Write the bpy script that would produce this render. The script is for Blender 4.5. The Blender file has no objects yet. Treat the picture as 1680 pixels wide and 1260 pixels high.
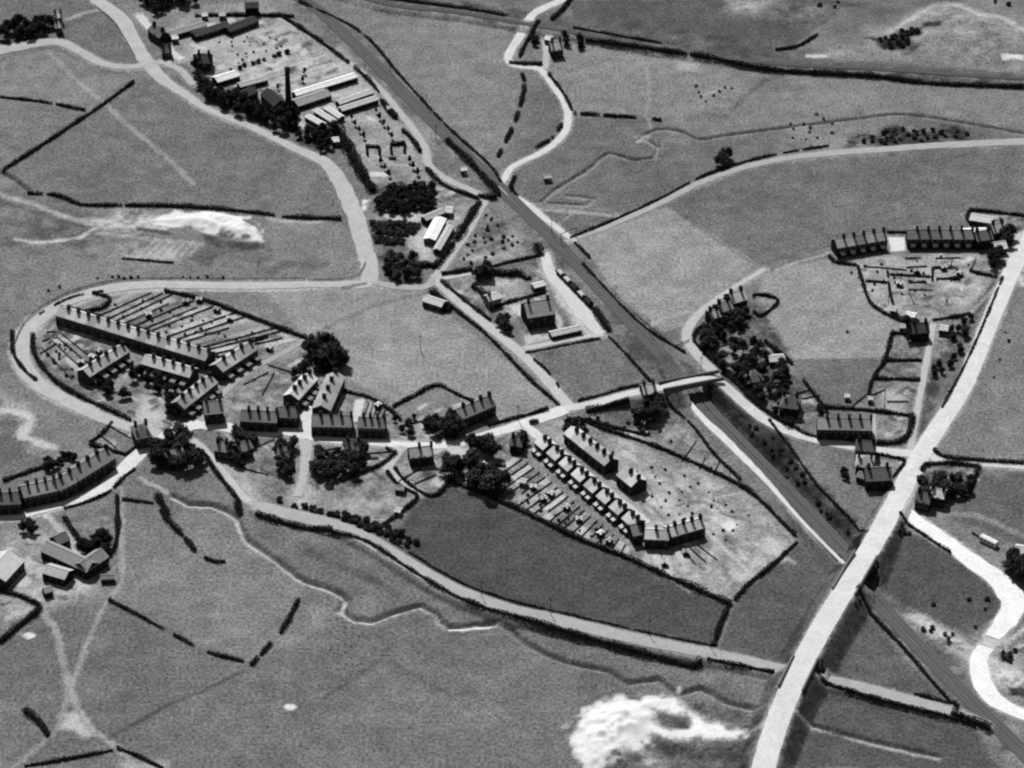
import bpy, bmesh, math, random
import numpy as np
from mathutils import Vector

random.seed(7)
RNG = np.random.default_rng(11)
SC = bpy.context.scene
COL = SC.collection

# ------------------------------------------------------------------ camera, sky, sun, exposure
PITCH = math.radians(34.0)
TANV = math.tan(math.radians(6.0))
TANH = TANV * 4.0 / 3.0
RANGE = 1499.0
CH, CD = RANGE * math.sin(PITCH), RANGE * math.cos(PITCH)
cam = bpy.data.cameras.new("camera")
cam.sensor_width = 36.0
cam.lens = 18.0 / TANH
cam.clip_start, cam.clip_end = 10.0, 60000.0
cam_o = bpy.data.objects.new("camera", cam)
COL.objects.link(cam_o)
cam_o.location = (0, -CD, CH)
cam_o.rotation_euler = (math.pi / 2 - PITCH, 0, 0)
SC.camera = cam_o

SUN_EL, SUN_AZ = math.radians(53.0), math.radians(-18.0)     # azimuth clockwise from +Y: beyond the village, a little west
world = bpy.data.worlds.new("World")
SC.world = world
world.use_nodes = True
nt = world.node_tree
nt.nodes.clear()
sky = nt.nodes.new("ShaderNodeTexSky")
sky.sky_type = 'NISHITA'
sky.sun_disc = False
sky.sun_elevation = SUN_EL
sky.sun_rotation = SUN_AZ
bw = nt.nodes.new("ShaderNodeRGBToBW")                        # black-and-white film: grey light
bg = nt.nodes.new("ShaderNodeBackground")
bg.inputs[1].default_value = 0.05
wo = nt.nodes.new("ShaderNodeOutputWorld")
nt.links.new(sky.outputs[0], bw.inputs[0])
nt.links.new(bw.outputs[0], bg.inputs[0])
nt.links.new(bg.outputs[0], wo.inputs[0])
sun = bpy.data.lights.new("sun", 'SUN')
sun.energy = 4.0
sun.angle = math.radians(0.53)
sun_o = bpy.data.objects.new("sun", sun)
COL.objects.link(sun_o)
sd = Vector((math.sin(SUN_AZ) * math.cos(SUN_EL), math.cos(SUN_AZ) * math.cos(SUN_EL), math.sin(SUN_EL)))
sun_o.rotation_euler = sd.to_track_quat('Z', 'Y').to_euler()
sun_o.location = (0, 0, 400)
SC.view_settings.view_transform = 'Standard'
SC.view_settings.look = 'None'
SC.view_settings.gamma = 1.0
SC.view_settings.use_curve_mapping = False
SC.view_settings.exposure = 0.74
SC.render.engine = 'CYCLES'
SC.cycles.use_denoising = False
SC.cycles.max_bounces = 4
SC.cycles.pixel_filter_type = 'BLACKMAN_HARRIS'
SC.cycles.filter_width = 2.3
GAIN = 1.95                                                   # display value of a sunlit level surface / its albedo

def lin(s):
    s = s / 255.0
    return ((s + 0.055) / 1.055) ** 2.4 if s > 0.04045 else s / 12.92
def alb(s): return min(0.8, lin(s) / GAIN)

# ------------------------------------------------------------------ photo pixel -> point on the plane z
def P(x, y, z=0.0):
    sx = (x - 840.0) / 840.0 * TANH
    sy = (630.0 - y) / 630.0 * TANV
    cp, sp = math.cos(PITCH), math.sin(PITCH)
    dx, dy, dz = sx, cp + sy * sp, -sp + sy * cp
    t = (z - CH) / dz
    return (dx * t, -CD + dy * t, z)
def P2(pts): return [P(*p)[:2] for p in pts]

def smooth(pts, step=3.0):
    """Catmull-Rom through 2-D or 3-D world points, resampled about every STEP metres"""
    p = [np.array(q, float) for q in pts]
    if len(p) == 2:
        n = max(1, int(np.linalg.norm(p[1] - p[0]) / step))
        return [tuple(p[0] + (p[1] - p[0]) * i / n) for i in range(n + 1)]
    q = [2 * p[0] - p[1]] + p + [2 * p[-1] - p[-2]]
    out = []
    for i in range(1, len(q) - 2):
        n = max(1, int(np.linalg.norm(q[i + 1] - q[i]) / step))
        for k in range(n):
            t = k / n
            a, b, c, d = q[i - 1], q[i], q[i + 1], q[i + 2]
            out.append(tuple(0.5 * ((2 * b) + (-a + c) * t + (2 * a - 5 * b + 4 * c - d) * t * t + (-a + 3 * b - 3 * c + d) * t ** 3)))
    out.append(tuple(p[-1]))
    return out

# ------------------------------------------------------------------ ground: one sheet, height and soil colour per point
G = 0.85
core_x = np.arange(-285, 285 + G, G)
core_y = np.arange(-285, 380 + G, G)
def grow(v, sign):
    o, s, x = [], G, v
    while abs(x - v) < 9000:
        s *= 1.35
        x += sign * s
        o.append(x)
    return o
gx = np.concatenate([np.array(grow(core_x[0], -1))[::-1], core_x, np.array(grow(core_x[-1], 1))])
gy = np.concatenate([np.array(grow(core_y[0], -1))[::-1], core_y, np.array(grow(core_y[-1], 1))])
NX, NY = len(gx), len(gy)
GX, GY = np.meshgrid(gx, gy)
TAB = RNG.random((256, 256))
def vnoise(X, Y, s, ox=0.0, oy=0.0):
    u, v = X / s + ox, Y / s + oy
    i, j = np.floor(u).astype(int), np.floor(v).astype(int)
    fu, fv = u - i, v - j
    fu, fv = fu * fu * (3 - 2 * fu), fv * fv * (3 - 2 * fv)
    a, b = TAB[i % 256, j % 256], TAB[(i + 1) % 256, j % 256]
    c, d = TAB[i % 256, (j + 1) % 256], TAB[(i + 1) % 256, (j + 1) % 256]
    return (a * (1 - fu) + b * fu) * (1 - fv) + (c * (1 - fu) + d * fu) * fv * 1.0
N40 = vnoise(GX, GY, 42, 3.3, 8.1) - 0.5
N15 = vnoise(GX, GY, 14, 13.7, 2.2) - 0.5
N6 = vnoise(GX, GY, 5.5, 1.9, 31.2) - 0.5
N2 = vnoise(GX, GY, 2.1, 71.9, 11.2) - 0.5
N1 = RNG.random(GX.shape) - 0.5
HGT = np.zeros_like(GX)
TON = np.full_like(GX, 116.0)
RUF = np.full_like(GX, 1.0)                                   # how tussocky the surface is
FLAT = np.zeros_like(GX)                                      # 1 where a road lies

def window(pts, pad):
    xs, ys = [p[0] for p in pts], [p[1] for p in pts]
    i0, i1 = np.searchsorted(gx, min(xs) - pad), np.searchsorted(gx, max(xs) + pad)
    j0, j1 = np.searchsorted(gy, min(ys) - pad), np.searchsorted(gy, max(ys) + pad)
    return slice(max(0, j0), min(NY, j1 + 1)), slice(max(0, i0), min(NX, i1 + 1))
def line_dist(pts, pad, side=False):
    w = window(pts, pad)
    X, Y = GX[w], GY[w]
    best = np.full(X.shape, 1e9)
    par = np.zeros(X.shape)
    sgn = np.zeros(X.shape)
    acc = 0.0
    for (x0, y0), (x1, y1) in zip(pts[:-1], pts[1:]):
        dx, dy = x1 - x0, y1 - y0
        L2 = dx * dx + dy * dy + 1e-9
        t = np.clip(((X - x0) * dx + (Y - y0) * dy) / L2, 0, 1)
        d = np.hypot(X - x0 - t * dx, Y - y0 - t * dy)
        m = d < best
        best = np.where(m, d, best)
        par = np.where(m, acc + t, par)
        if side:
            sgn = np.where(m, dx * (Y - y0) - dy * (X - x0), sgn)
        acc += 1.0
    return (w, best, par, sgn) if side else (w, best, par)
def poly_sd(pts, pad):
    w = window(pts, pad)
    X, Y = GX[w], GY[w]
    best = np.full(X.shape, 1e9)
    inside = np.zeros(X.shape, bool)
    n = len(pts)
    for k in range(n):
        (x0, y0), (x1, y1) = pts[k], pts[(k + 1) % n]
        dx, dy = x1 - x0, y1 - y0
        t = np.clip(((X - x0) * dx + (Y - y0) * dy) / (dx * dx + dy * dy + 1e-9), 0, 1)
        best = np.minimum(best, np.hypot(X - x0 - t * dx, Y - y0 - t * dy))
        c = ((y0 > Y) != (y1 > Y))
        with np.errstate(divide='ignore', invalid='ignore'):
            xi = (x1 - x0) * (Y - y0) / ((y1 - y0) if abs(y1 - y0) > 1e-9 else 1e-9) + x0
        inside ^= c & (X < xi)
    return w, np.where(inside, -best, best)
def sstep(v): 
    v = np.clip(v, 0, 1)
    return v * v * (3 - 2 * v)
def tone_poly(px, tone, soft=1.5, wob=1.5, mottle=0.0, a=1.0, ruf=None):
    q = P2(px)
    ar = abs(sum(q[i][0] * q[(i + 1) % len(q)][1] - q[(i + 1) % len(q)][0] * q[i][1] for i in range(len(q)))) / 2
    f = min(1.0, max(0.3, math.sqrt(ar) / 15))               # small plots have crisp edges
    soft, wob = max(0.4, soft * f), wob * f * f
    w, d = poly_sd(q, soft + wob + 2)
    d = d + wob * 2 * (N6[w] + 0.6 * N2[w])
    m = a * sstep(0.5 - d / (2 * soft))
    val = tone * (1 + mottle * 2 * (0.5 * N6[w] + 0.7 * N2[w] + 0.4 * N15[w]))
    TON[w] = TON[w] * (1 - m) + val * m
    if ruf is not None:
        RUF[w] = RUF[w] * (1 - m) + ruf * m
def tone_line(px, width, tone, soft=0.7, wob=0.4, a=1.0, gap=0.0, curve=True):
    pts = P2(px)
    if curve and len(pts) > 2: pts = smooth(pts, 6)
    w, d, t = line_dist(pts, width + soft + wob + 2)
    d = d + wob * 2 * N2[w] + 0.5 * wob * N6[w]
    m = a * sstep(0.5 - (d - width / 2) / (2 * soft))
    if gap: m = m * sstep((N6[w] + N15[w] * 0.7 + 0.5 - gap) * 5)
    TON[w] = TON[w] * (1 - m) + tone * m
def ditch(px, depth=1.3, width=4.5, pale=None, dark=None):
    pts = smooth(P2(px), 5)
    w, d, t = line_dist(pts, width + 3)
    d = d + 0.5 * N2[w]
    HGT[w] -= depth * sstep(1 - d / (width / 2))
    if dark: 
        m = sstep(1 - d / 1.2) * 0.8
        TON[w] = TON[w] * (1 - m) + dark * m
    if pale:                                                   # bare earth of the near cut bank, its sunlit brightness painted in
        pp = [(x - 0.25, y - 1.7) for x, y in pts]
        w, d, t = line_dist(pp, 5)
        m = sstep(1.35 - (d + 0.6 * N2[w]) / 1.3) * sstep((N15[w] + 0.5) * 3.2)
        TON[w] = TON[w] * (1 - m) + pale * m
def mound(px, h, slope=0.6, rough=0.4):
    w, d = poly_sd(P2(px), 6)
    z = np.clip((-d + 2 * N6[w]) * slope, 0, h)
    HGT[w] += z * (1 + rough * (N6[w] + N2[w])) 
def cutting(px, depth, flat, slope=0.55):
    pts = smooth(P2(px), 8)
    w, d, t = line_dist(pts, flat + depth / slope + 4)
    z = -depth * sstep(1 - (d - flat) / (depth / slope))
    HGT[w] = np.minimum(HGT[w], z)
def bank(ctr, half, slope=0.6):
    """raise the ground to a road that climbs: ctr is 3-D world points"""
    pts = [(p[0], p[1]) for p in ctr]
    zs = np.array([p[2] for p in ctr] + [ctr[-1][2]])
    w, d, t = line_dist(pts, half + max(zs) / slope + 4)
    i = np.clip(t.astype(int), 0, len(ctr) - 1)
    zr = zs[i] + (zs[np.minimum(i + 1, len(zs) - 1)] - zs[i]) * (t - i)
    z = zr - np.clip(d + 0.7 * N2[w] - half, 0, None) * slope
    HGT[w] = np.maximum(HGT[w], np.where(z > 0, z, HGT[w]))
def flatten(ctr, half):
    pts = [(p[0], p[1]) for p in ctr]
    w, d, t = line_dist(pts, half + 3)
    FLAT[w] = np.maximum(FLAT[w], sstep(1.2 - (d - half) / 1.5))
def hz(x, y):
    i = min(max(int(np.searchsorted(gx, x)) - 1, 0), NX - 2)
    j = min(max(int(np.searchsorted(gy, y)) - 1, 0), NY - 2)
    u, v = (x - gx[i]) / (gx[i + 1] - gx[i]), (y - gy[j]) / (gy[j + 1] - gy[j])
    return (HGT[j, i] * (1 - u) + HGT[j, i + 1] * u) * (1 - v) + (HGT[j + 1, i] * (1 - u) + HGT[j + 1, i + 1] * u) * v

TON += 16 * N40 + 10 * N15
# --- pastures (display tone of each field)
FIELDS = [
    ([(0, 0), (170, 0), (215, 60), (250, 108), (160, 112), (95, 72), (0, 90)], 108),
    ([(0, 100), (90, 78), (170, 115), (262, 118), (330, 185), (480, 245), (545, 300), (570, 358), (300, 338), (0, 290)], 112),
    ([(0, 160), (140, 182), (5, 280), (-20, 280)], 122),
    ([(0, 100), (85, 80), (165, 118), (215, 125), (140, 185), (0, 158)], 124),
    ([(500, 0), (625, 0), (840, 45), (870, 110), (850, 180), (818, 285), (735, 205), (600, 55)], 124),
    ([(930, 0), (1400, 0), (1260, 108), (950, 60)], 90),
    ([(930, 70), (1260, 120), (1200, 180), (1080, 195), (940, 185), (900, 120)], 128),
    ([(940, 190), (1120, 205), (1060, 250), (920, 300), (860, 285), (925, 230)], 108),
    ([(830, 290), (930, 240), (1080, 260), (1200, 270), (935, 390), (880, 345)], 108),
    ([(1260, 118), (1680, 145), (1680, 215), (1480, 185), (1230, 215), (1180, 180)], 122),
    ([(950, 398), (1095, 338), (1240, 430), (1125, 535), (1085, 545), (1020, 490)], 146),
    ([(1095, 338), (1240, 272), (1400, 258), (1680, 240), (1680, 345), (1590, 345), (1460, 380), (1250, 435)], 107),
    ([(1255, 448), (1365, 422), (1410, 440), (1430, 505), (1480, 535), (1450, 590), (1300, 590), (1240, 510)], 146),
    ([(1290, 590), (1455, 590), (1425, 660), (1345, 668)], 106),
    ([(1610, 620), (1680, 460), (1680, 760), (1540, 740)], 122),
    ([(425, 468), (620, 475), (690, 480), (870, 622), (925, 665), (820, 695), (720, 634), (655, 660), (575, 625), (505, 555)], 142),
    ([(868, 578), (1000, 555), (1062, 625), (945, 658)], 112),
    ([(0, 385), (145, 395), (300, 425), (480, 430), (590, 440), (560, 460), (190, 468), (60, 515), (0, 500)], 120),
    ([(640, 820), (740, 795), (1195, 992), (1170, 1070), (850, 1008), (700, 935), (640, 880)], 80),
    ([(1205, 990), (1310, 890), (1360, 940), (1290, 1100), (1175, 1075)], 92),
    ([(1280, 715), (1400, 740), (1460, 800), (1425, 880), (1340, 800)], 116),
    ([(1540, 800), (1680, 770), (1680, 900), (1560, 850)], 100),
    ([(1470, 860), (1600, 930), (1650, 1000), (1590, 1045), (1415, 955)], 84),
    ([(1395, 985), (1570, 1165), (1330, 1110)], 92),
    ([(1320, 1120), (1600, 1195), (1640, 1260), (1270, 1260)], 88),
    ([(200, 825), (395, 850), (500, 965), (460, 1040), (405, 1085), (180, 985)], 120),
    ([(400, 835), (560, 885), (840, 1015), (1250, 1105), (1220, 1150), (1110, 1130), (730, 1025), (560, 985), (480, 930)], 112),
    ([(0, 1060), (70, 1000), (180, 990), (400, 1090), (270, 1165), (200, 1235), (0, 1260)], 110),
    ([(270, 1165), (410, 1090), (560, 1020), (800, 1035), (900, 1080), (1120, 1140), (930, 1190), (940, 1300), (180, 1300)], 112),
    ([(250, 720), (330, 745), (395, 825), (290, 815), (200, 780)], 116),
    ([(60, 640), (200, 700), (150, 760), (100, 770), (40, 740), (0, 690), (0, 640)], 124),
    ([(0, 690), (25, 690), (40, 740), (90, 760), (0, 800)], 104),
    ([(1275, 800), (1405, 935), (1370, 950), (1300, 885)], 88),
]
for px, t in FIELDS: tone_poly(px, t, 0.8, 0.8)
# --- rougher or barer ground
tone_poly([(1130, 655), (1180, 630), (1270, 700), (1420, 885), (1395, 925), (1262, 780)], 60, 2, 2, 0.30, ruf=2.2)     # cutting
tone_poly([(560, 30), (735, 205), (815, 300), (790, 312), (740, 268), (630, 140), (520, 40), (480, 0)], 116, 3, 2, 0.15, ruf=1.5)
tone_poly([(830, 335), (935, 410), (1110, 590), (1080, 620), (1000, 548), (890, 405)], 112, 3, 2, 0.12, ruf=1.5)
tone_poly([(1000, 500), (1105, 590), (1150, 615), (1095, 632), (1040, 580)], 92, 3, 2, 0.15, ruf=1.6)
tone_poly([(1420, 965), (1590, 1060), (1680, 1160), (1680, 1260), (1620, 1230), (1400, 985)], 112, 3, 2, 0.2, ruf=1.6)
tone_poly([(640, -10), (1680, 122), (1680, 142), (1260, 112), (940, 62), (600, 5)], 92, 2, 2, 0.12, ruf=1.6)
tone_poly([(1185, 30), (1250, 0), (1400, 0), (1330, 45)], 104, 8, 4, 0.25)
tone_poly([(1195, 0), (1270, 0), (1240, 25), (1200, 18)], 165, 5, 4, 0.25)
tone_poly([(1320, 92), (1400, 70), (1500, 15), (1560, 5), (1620, 25), (1680, 50), (1680, 118), (1430, 102)], 136, 4, 3, 0.10, ruf=1.6)
tone_line([(1455, 55), (1500, 28), (1535, 8), (1575, 8), (1605, 24), (1640, 28), (1680, 50)], 3.2, 182, 2.0, 1.2)
tone_poly([(1640, 92), (1680, 90), (1680, 100), (1645, 99)], 226, 2, 1)
tone_poly([(1322, 90), (1360, 90), (1355, 95), (1322, 94)], 205, 1.5, 1)
tone_poly([(1430, 62), (1478, 60), (1500, 82), (1460, 82)], 60, 3, 3, 0.3, ruf=2.2)
tone_poly([(1475, 52), (1510, 50), (1510, 64), (1480, 64)], 60, 3, 3, 0.3, ruf=2.2)
tone_poly([(1515, 40), (1550, 40), (1540, 50), (1518, 48)], 75, 3, 2, 0.3, ruf=3)
tone_poly([(1110, 100), (1155, 103), (1145, 118), (1115, 115)], 168, 4, 4)
tone_poly([(1400, 235), (1460, 210), (1590, 215), (1600, 228), (1450, 245)], 78, 4, 4, 0.35, ruf=3)
# left spoil heap and workings
tone_poly([(0, 320), (150, 345), (300, 420), (560, 430), (580, 445), (300, 430), (0, 400)], 104, 6, 4, 0.16, ruf=1.6)
tone_line([(0, 318), (60, 338), (110, 356), (150, 368)], 3.4, 168, 1.8, 1.4)
tone_line([(0, 332), (70, 352), (140, 372)], 1.2, 88, 1, 0.6)
tone_line([(25, 392), (55, 398), (130, 390), (155, 375)], 2.2, 188, 1, 0.6)
tone_poly([(138, 360), (200, 355), (215, 378), (170, 378)], 186, 3, 3, 0.2)
tone_poly([(165, 340), (265, 345), (270, 382), (180, 378)], 165, 4, 5, 0.35)
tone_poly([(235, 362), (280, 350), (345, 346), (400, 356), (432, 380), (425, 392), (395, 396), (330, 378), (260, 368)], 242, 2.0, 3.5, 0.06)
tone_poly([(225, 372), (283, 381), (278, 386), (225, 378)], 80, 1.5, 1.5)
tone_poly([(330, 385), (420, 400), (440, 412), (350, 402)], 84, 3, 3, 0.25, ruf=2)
tone_poly([(190, 400), (250, 392), (320, 400), (290, 430), (200, 425)], 150, 5, 5, 0.3)
for k in range(7): tone_line([(222 + k * 15, 425 - k), (252 + k * 12, 396 + k)], 1.6, 182, 1, 0.5, 0.7)
tone_line([(160, 382), (250, 392), (330, 400)], 2.2, 176, 1.2, 1, 0.8)
tone_line([(420, 352), (455, 362), (560, 365)], 2.2, 176, 1.2, 1, 0.8, 0.3)
# southern chalk tip
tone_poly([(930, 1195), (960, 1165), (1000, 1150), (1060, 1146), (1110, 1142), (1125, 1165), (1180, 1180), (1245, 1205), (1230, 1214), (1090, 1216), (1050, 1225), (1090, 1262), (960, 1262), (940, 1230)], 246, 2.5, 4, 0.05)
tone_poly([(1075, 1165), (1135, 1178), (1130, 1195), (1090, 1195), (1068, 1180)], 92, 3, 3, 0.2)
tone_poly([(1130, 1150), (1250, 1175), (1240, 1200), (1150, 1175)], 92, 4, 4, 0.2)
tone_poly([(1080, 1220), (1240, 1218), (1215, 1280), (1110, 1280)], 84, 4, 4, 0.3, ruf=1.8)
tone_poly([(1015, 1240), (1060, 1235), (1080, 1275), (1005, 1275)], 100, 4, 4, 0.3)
# quarry yard by the chalk road
tone_poly([(1560, 1045), (1625, 1040), (1680, 985), (1680, 1180), (1600, 1110)], 150, 5, 5, 0.35, ruf=1.5)
tone_poly([(1490, 1012), (1510, 1010), (1600, 1062), (1590, 1080), (1545, 1055)], 205, 2.5, 3, 0.2)
tone_poly([(1600, 1090), (1680, 1100), (1680, 1130), (1640, 1125)], 205, 3, 5, 0.25)
for k in range(5): tone_line([(1640 + k * 10, 1052 + 3 * k), (1690, 1008 + 16 * k)], 1.4, 205 if k % 2 else 95, 0.8, 0.5, 0.8)
tone_poly([(1640, 1070), (1665, 1068), (1660, 1090), (1640, 1086)], 62, 2, 2, 0.3, ruf=3)
tone_poly([(1655, 1128), (1690, 1130), (1690, 1145), (1660, 1140)], 62, 2, 2, 0.3)
# village ground
tone_poly([(60, 510), (130, 490), (200, 475), (270, 476), (505, 556), (365, 690), (340, 690), (240, 690), (100, 635), (60, 600), (54, 550)], 126, 2, 2, 0.18)
tone_poly([(365, 690), (410, 610), (500, 560), (560, 600), (570, 640), (650, 680), (760, 720), (650, 735), (500, 715), (350, 700)], 128, 2, 2, 0.18)
tone_poly([(340, 700), (500, 720), (650, 735), (640, 765), (690, 815), (640, 880), (520, 855), (410, 820), (360, 755)], 132, 2, 2, 0.22)
tone_poly([(355, 750), (400, 775), (440, 830), (410, 825), (375, 785)], 168, 3, 2, 0.08)
tone_poly([(470, 815), (505, 800), (515, 835), (480, 840)], 178, 4, 3, 0.1)
tone_poly([(650, 738), (745, 738), (760, 780), (715, 812), (640, 772)], 120, 2, 2, 0.25)
tone_poly([(583, 656), (599, 654), (593, 690), (575, 692)], 214, 1.0, 0.8)
tone_poly([(458, 701), (488, 702), (487, 714), (458, 711)], 226, 1.0, 0.8)
tone_poly([(840, 705), (870, 707), (1045, 865), (1100, 905), (1200, 990), (740, 792), (800, 755)], 134, 2, 1, 0.15)
tone_poly([(880, 695), (945, 682), (1235, 812), (1310, 885), (1195, 990), (1085, 935), (1065, 865)], 150, 2, 1, 0.16)
tone_poly([(945, 682), (1095, 650), (1240, 805)], 122, 2, 2, 0.2)
tone_poly([(960, 672), (1040, 655), (1090, 660), (1150, 740), (1010, 705)], 112, 3, 3, 0.25)
tone_poly([(1025, 705), (1062, 706), (1058, 718), (1020, 714)], 195, 2, 1)
tone_poly([(1370, 425), (1600, 410), (1645, 440), (1590, 510), (1530, 530), (1480, 528), (1430, 500), (1408, 440)], 150, 2, 1.5, 0.14)
tone_poly([(1455, 389), (1484, 389), (1486, 412), (1462, 412)], 230, 1.0, 0.8)
tone_poly([(1590, 350), (1680, 355), (1660, 420), (1600, 405)], 145, 2, 2, 0.25)
tone_poly([(1640, 390), (1680, 380), (1680, 470), (1650, 450)], 205, 2, 2)
tone_poly([(1470, 545), (1528, 530), (1512, 690), (1490, 725), (1430, 720), (1430, 650)], 118, 2, 2, 0.2)
tone_poly([(1535, 530), (1590, 515), (1560, 600), (1522, 620)], 132, 2, 2, 0.2)
tone_poly([(1590, 515), (1640, 450), (1610, 520), (1540, 640), (1505, 735), (1520, 600)], 88, 2, 2, 0.2, ruf=2)
tone_poly([(1445, 640), (1490, 640), (1485, 682), (1448, 678)], 168, 2, 2, 0.15)
tone_poly([(1140, 560), (1165, 510), (1240, 485), (1280, 560), (1345, 668), (1330, 712), (1190, 620)], 104, 2, 2, 0.3)
tone_poly([(1200, 540), (1240, 535), (1250, 556), (1205, 565)], 128, 2, 2, 0.2)
tone_poly([(1230, 606), (1252, 605), (1255, 622), (1236, 626)], 165, 1.2, 1)
tone_poly([(1435, 752), (1480, 760), (1465, 785), (1435, 778)], 150, 2, 1, 0.1)
tone_poly([(1510, 765), (1605, 760), (1590, 820), (1545, 830), (1510, 800)], 116, 2, 2, 0.3)
tone_poly([(1480, 790), (1505, 800), (1500, 832), (1475, 838)], 205, 2, 2)
# verges beside the big roads, yards, bare lanes
tone_line([(505, 467), (420, 469), (300, 469), (190, 474), (110, 497), (60, 525), (36, 560), (34, 590), (60, 628), (120, 662), (240, 705)], 9.5, 176, 1, 0.7)
tone_poly([(600, 440), (622, 468), (690, 470), (700, 480), (600, 478), (500, 475), (500, 462), (560, 462)], 160, 3, 3, 0.1)
tone_poly([(232, 645), (275, 655), (280, 690), (262, 705), (225, 685)], 178, 2, 2, 0.12)
tone_poly([(435, 38), (470, 38), (475, 52), (440, 50)], 205, 2, 2, 0.1)
FACTORY = [(262, 60), (330, 8), (440, 0), (487, 45), (575, 110), (625, 160), (655, 195), (705, 275), (735, 310), (690, 300), (610, 315), (545, 215), (480, 195), (330, 120), (300, 100)]
tone_poly(FACTORY, 148, 2, 2, 0.10)
tone_poly([(330, 70), (470, 40), (480, 85), (380, 118), (345, 110)], 172, 3, 2, 0.08)
tone_poly([(385, 120), (560, 75), (620, 150), (560, 190), (485, 160), (420, 160)], 168, 3, 2, 0.12)
tone_poly([(485, 185), (540, 210), (520, 222), (482, 210)], 190, 2, 2, 0.1)
tone_poly([(560, 195), (625, 172), (690, 290), (615, 310), (555, 215)], 140, 3, 2, 0.10)
for k in range(9): tone_line([(395 + k * 16, 122 + k * 6), (520 + k * 12, 82 + k * 9)], 1.8, random.choice([200, 205, 190, 120, 130]), 0.8, 0.5, 0.8)
tone_line([(590, 255), (615, 255), (632, 262), (650, 272), (680, 270)], 2, 178, 1, 0.5)
tone_line([(608, 262), (625, 252), (640, 238), (660, 232), (680, 240)], 1.6, 172, 1, 0.5)
tone_poly([(605, 282), (638, 282), (636, 290), (606, 290)], 214, 1.2, 1)
tone_poly([(594, 327), (610, 328), (620, 348), (594, 346)], 240, 1.2, 1)
tone_poly([(612, 300), (720, 292), (785, 325), (712, 440), (690, 440), (620, 410), (600, 350)], 140, 3, 3, 0.15)
tone_poly([(620, 350), (700, 352), (695, 366), (640, 362)], 182, 2, 2, 0.12)
tone_poly([(670, 390), (730, 345), (745, 350), (720, 420), (690, 430)], 178, 3, 3, 0.15)
tone_poly([(606, 362), (690, 366), (680, 390), (612, 386)], 66, 2, 2, 0.3, ruf=2.2)
tone_poly([(612, 387), (668, 392), (664, 402), (614, 402)], 72, 2, 2, 0.3, ruf=2.2)
tone_poly([(620, 402), (670, 404), (672, 420), (624, 420)], 104, 2, 2, 0.2)
tone_poly([(800, 340), (890, 408), (880, 425), (800, 440), (725, 448), (775, 375)], 126, 3, 3, 0.28, ruf=1.6)
tone_poly([(725, 452), (890, 432), (985, 548), (870, 568), (730, 470)], 128, 2, 2, 0.25)
tone_poly([(795, 455), (860, 455), (850, 480), (800, 490)], 165, 3, 3, 0.12)
tone_poly([(835, 500), (890, 497), (890, 515), (845, 520)], 205, 3, 2, 0.15)
tone_poly([(860, 550), (895, 540), (900, 556), (862, 568)], 195, 2, 2, 0.1)
tone_line([(880, 490), (905, 505), (918, 525), (918, 540), (900, 555)], 2.2, 195, 0.8, 0.4)
tone_poly([(900, 430), (930, 470), (985, 530), (995, 550), (965, 552), (940, 530), (915, 490), (890, 440)], 205, 2, 1.5, 0.06)
# western farm and yards
tone_poly([(0, 880), (60, 870), (100, 880), (150, 950), (180, 975), (75, 1000), (0, 965)], 152, 4, 3, 0.15)
tone_poly([(105, 890), (150, 920), (158, 925), (140, 935), (120, 915)], 215, 1.5, 1)
tone_poly([(100, 940), (150, 955), (140, 975), (110, 970)], 195, 4, 3, 0.1)
tone_poly([(0, 975), (45, 988), (62, 1000), (30, 1028), (0, 1050)], 140, 2, 2, 0.2)
tone_poly([(85, 845), (190, 825), (188, 900), (140, 880), (100, 870)], 112, 2, 2, 0.2)
tone_poly([(0, 645), (50, 665), (55, 700), (35, 712), (40, 680), (0, 675)], 165, 4, 3, 0.1)
tone_line([(0, 672), (40, 678), (50, 690), (35, 715), (60, 725), (85, 733)], 4, 196, 1.5, 1)
tone_poly([(100, 1170), (135, 1168), (155, 1205), (140, 1212), (118, 1200), (95, 1195)], 190, 2, 1.5, 0.05)
tone_poly([(48 + 11 * math.cos(k * .785), 1043 + 5.5 * math.sin(k * .785)) for k in range(8)], 232, 1.0, 0.6)
tone_poly([(476 + 11 * math.cos(k * .785), 1160 + 5.5 * math.sin(k * .785)) for k in range(8)], 232, 1.0, 0.6)
tone_poly([(195, 1250), (275, 1250), (275, 1270), (200, 1270)], 175, 4, 3)
tone_poly([(505, 995), (530, 990), (532, 1035), (510, 1035)], 138, 4, 2)
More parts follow.
